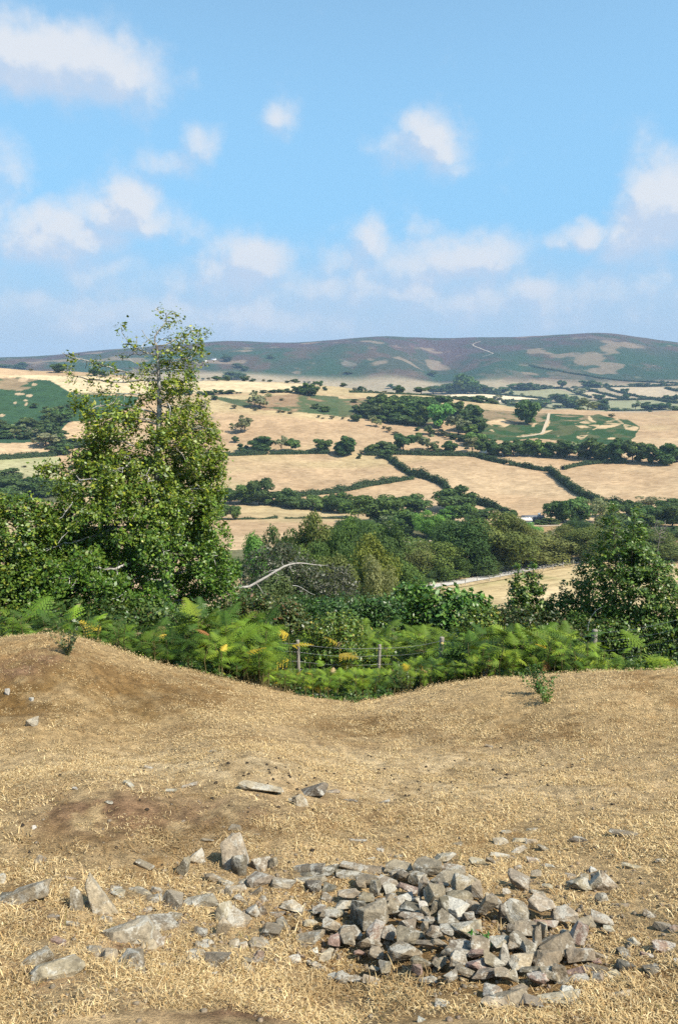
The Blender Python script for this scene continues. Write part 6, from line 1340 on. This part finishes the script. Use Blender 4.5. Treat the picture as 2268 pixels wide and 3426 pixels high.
def tufts(n, seed, rmin, rmax, nb, Lr, wfac, tall=0.0):
    rr = np.random.default_rng(seed)
    a = np.where(rr.random(n) < .86, rr.uniform(-.58, .58, n), rr.uniform(.56, .92, n)*np.sign(rr.normal(size=n))); r = np.exp(rr.uniform(math.log(rmin), math.log(rmax), n))
    x = r*np.sin(a); y = r*np.cos(a); z = hz(a, r)
    px, py, soil, moss, path, heap = thin_at(x, y, z)
    n1 = fbm(x/.35, y/.35, 51, 3)*.5 + fbm(x/.09, y/.09, 55, 2)*.5
    keep = rr.random(n) < np.clip(1.05 - soil*.72 - moss*.3 - path*.55 - heap*.8, .04, 1)*(.15+1.4*sstep(.40, .60, n1))
    st_ = MG[np.clip((py/8).astype(int), 0, 428), np.clip((px/8).astype(int), 0, 283)]*((px > 0) & (px < 2268))
    keep &= rr.random(n) > st_*.93
    keep &= (py > 2100) & (r < crest_r(px)+.5)
    x, y, z, r, n1, moss, path = [q[keep] for q in (x, y, z, r, n1, moss, path)]; n = len(x)
    tint = rr.normal(size=n)
    k = np.repeat(np.arange(n), nb); N_ = len(k)
    yaw = rr.uniform(0, 6.28, N_); el_ = rr.uniform(.06, .72, N_)*(1+tall*.5); L = rr.uniform(*Lr, N_)*(.6+.8*n1[k])*(1-.45*path[k])
    sp_ = .016+.010*r[k]/3
    bx = x[k]+rr.normal(size=N_)*sp_; by = y[k]+rr.normal(size=N_)*sp_
    bz = z[k] - .002
    d = np.c_[np.cos(yaw)*np.cos(el_), np.sin(yaw)*np.cos(el_), np.sin(el_)]
    w = (.0011+.00048*r[k])*wfac*rr.uniform(.6, 1.3, N_)
    u = unit(np.cross(d, np.array([0, 0, 1.])))
    B0 = np.c_[bx, by, bz]; mid = B0 + d*L[:, None]*.55; d2 = d.copy(); d2[:, 2] -= rr.uniform(.2, .9, N_); d2 = unit(d2); tip = mid + d2*L[:, None]*.45
    V = np.stack([B0-u*w[:, None], B0+u*w[:, None], mid+u*w[:, None]*.8, mid-u*w[:, None]*.8, tip+u*w[:, None]*.15, tip-u*w[:, None]*.15], 1)
    i = np.arange(N_*6).reshape(N_, 6)
    F = np.concatenate([i[:, [0, 1, 2, 3]], i[:, [3, 2, 4, 5]]])
    c = palette(N_, [(.645, .485, .25), (.55, .405, .205), (.73, .59, .35), (.42, .28, .125), (.23, .138, .06), (.19, .16, .05)], [4, 4, 2.0, 2.6, 2.0, .35], rr, .18)
    mo = sstep(.46, .62, fbm(x/.20, y/.20, 57, 3))
    br = np.clip(moss[k]*(.15+.75*mo[k]) + .14*tint[k] + .30*mo[k], 0, .9)[:, None]
    c = c*(1-br)+np.array([[.19, .115, .05]])*br
    return V.reshape(-1, 3), F, np.repeat(c, 6, 0)
parts_ = [tufts(54000, 1, 2.1, 6.0, 10, (.008, .028), .62), tufts(54000, 2, 5.5, 11.2, 8, (.010, .028), .62), tufts(1500, 3, 2.2, 7.5, 14, (.03, .065), .75, .9)]
Vs, Fs, Cs, n0 = [], [], [], 0
for V, F, C in parts_: Vs.append(V); Fs.append(F+n0); Cs.append(C); n0 += len(V)
m, b = newmat('straw_blade'); c = attr(b, 'Col').outputs['Color']; p = prin(b, c, .75, .15); tr = b.n('ShaderNodeBsdfTranslucent'); b.put(tr.inputs[0], c)
ms = b.n('ShaderNodeMixShader'); ms.inputs[0].default_value = .25; b.t.links.new(p, ms.inputs[1]); b.t.links.new(tr.outputs[0], ms.inputs[2]); out(b, ms.outputs[0])
tag(mk('dry_grass', np.concatenate(Vs), np.concatenate(Fs), m, attrs={'Col': np.concatenate(Cs)}), 'short parched straw coloured grass covering the hillside', 'grass', kind='stuff', px=1134)

# ------------------------------------------------------------------ haze over the valley
HZ0, HZ1 = -1, 0
for o_ in COL.objects:
    if o_.type == 'MESH' and o_.parent is None:
        for c_ in o_.bound_box:
            z_ = (o_.matrix_basis @ Vector(c_)).z; HZ0 = min(HZ0, z_-1.5); HZ1 = max(HZ1, z_+4)
print('haze', HZ0, HZ1)
V, F = boxes([(-3900, 3900, -3900, 3900, HZ0, HZ1)])
F = F[:, ::1]
m, b = newmat('valley_air'); pv = b.n('ShaderNodeVolumePrincipled'); pv.inputs['Color'].default_value = (.48, .72, 1.0, 1); pv.inputs['Density'].default_value = .00013; pv.inputs['Anisotropy'].default_value = .0
o_ = b.n('ShaderNodeOutputMaterial'); b.t.links.new(pv.outputs[0], o_.inputs['Volume'])
hzo = mk('haze', V, F, m); hzo['kind'] = 'stuff'; hzo['label'] = 'thin blue air over the valley and far moor'; hzo['category'] = 'haze'

# ------------------------------------------------------------------ make every label single out one thing
ORD = 'first second third fourth fifth sixth seventh eighth ninth tenth eleventh twelfth thirteenth fourteenth fifteenth sixteenth seventeenth eighteenth nineteenth twentieth'.split()
from collections import defaultdict
gl = defaultdict(list)
for q in LABELS: gl[q[1]].append(q)
for lab, qs in gl.items():
    if len(qs) < 2: continue
    qs.sort(key=lambda q: q[2])
    for i, q in enumerate(qs):
        if len(qs) == 2: t = ('left of two', 'right of two')[i]
        elif i == len(qs)-1: t = 'rightmost'
        elif i == 0: t = 'leftmost'
        else: t = ORD[i] + ' from left'
        q[0]['label'] = lab + ', ' + t
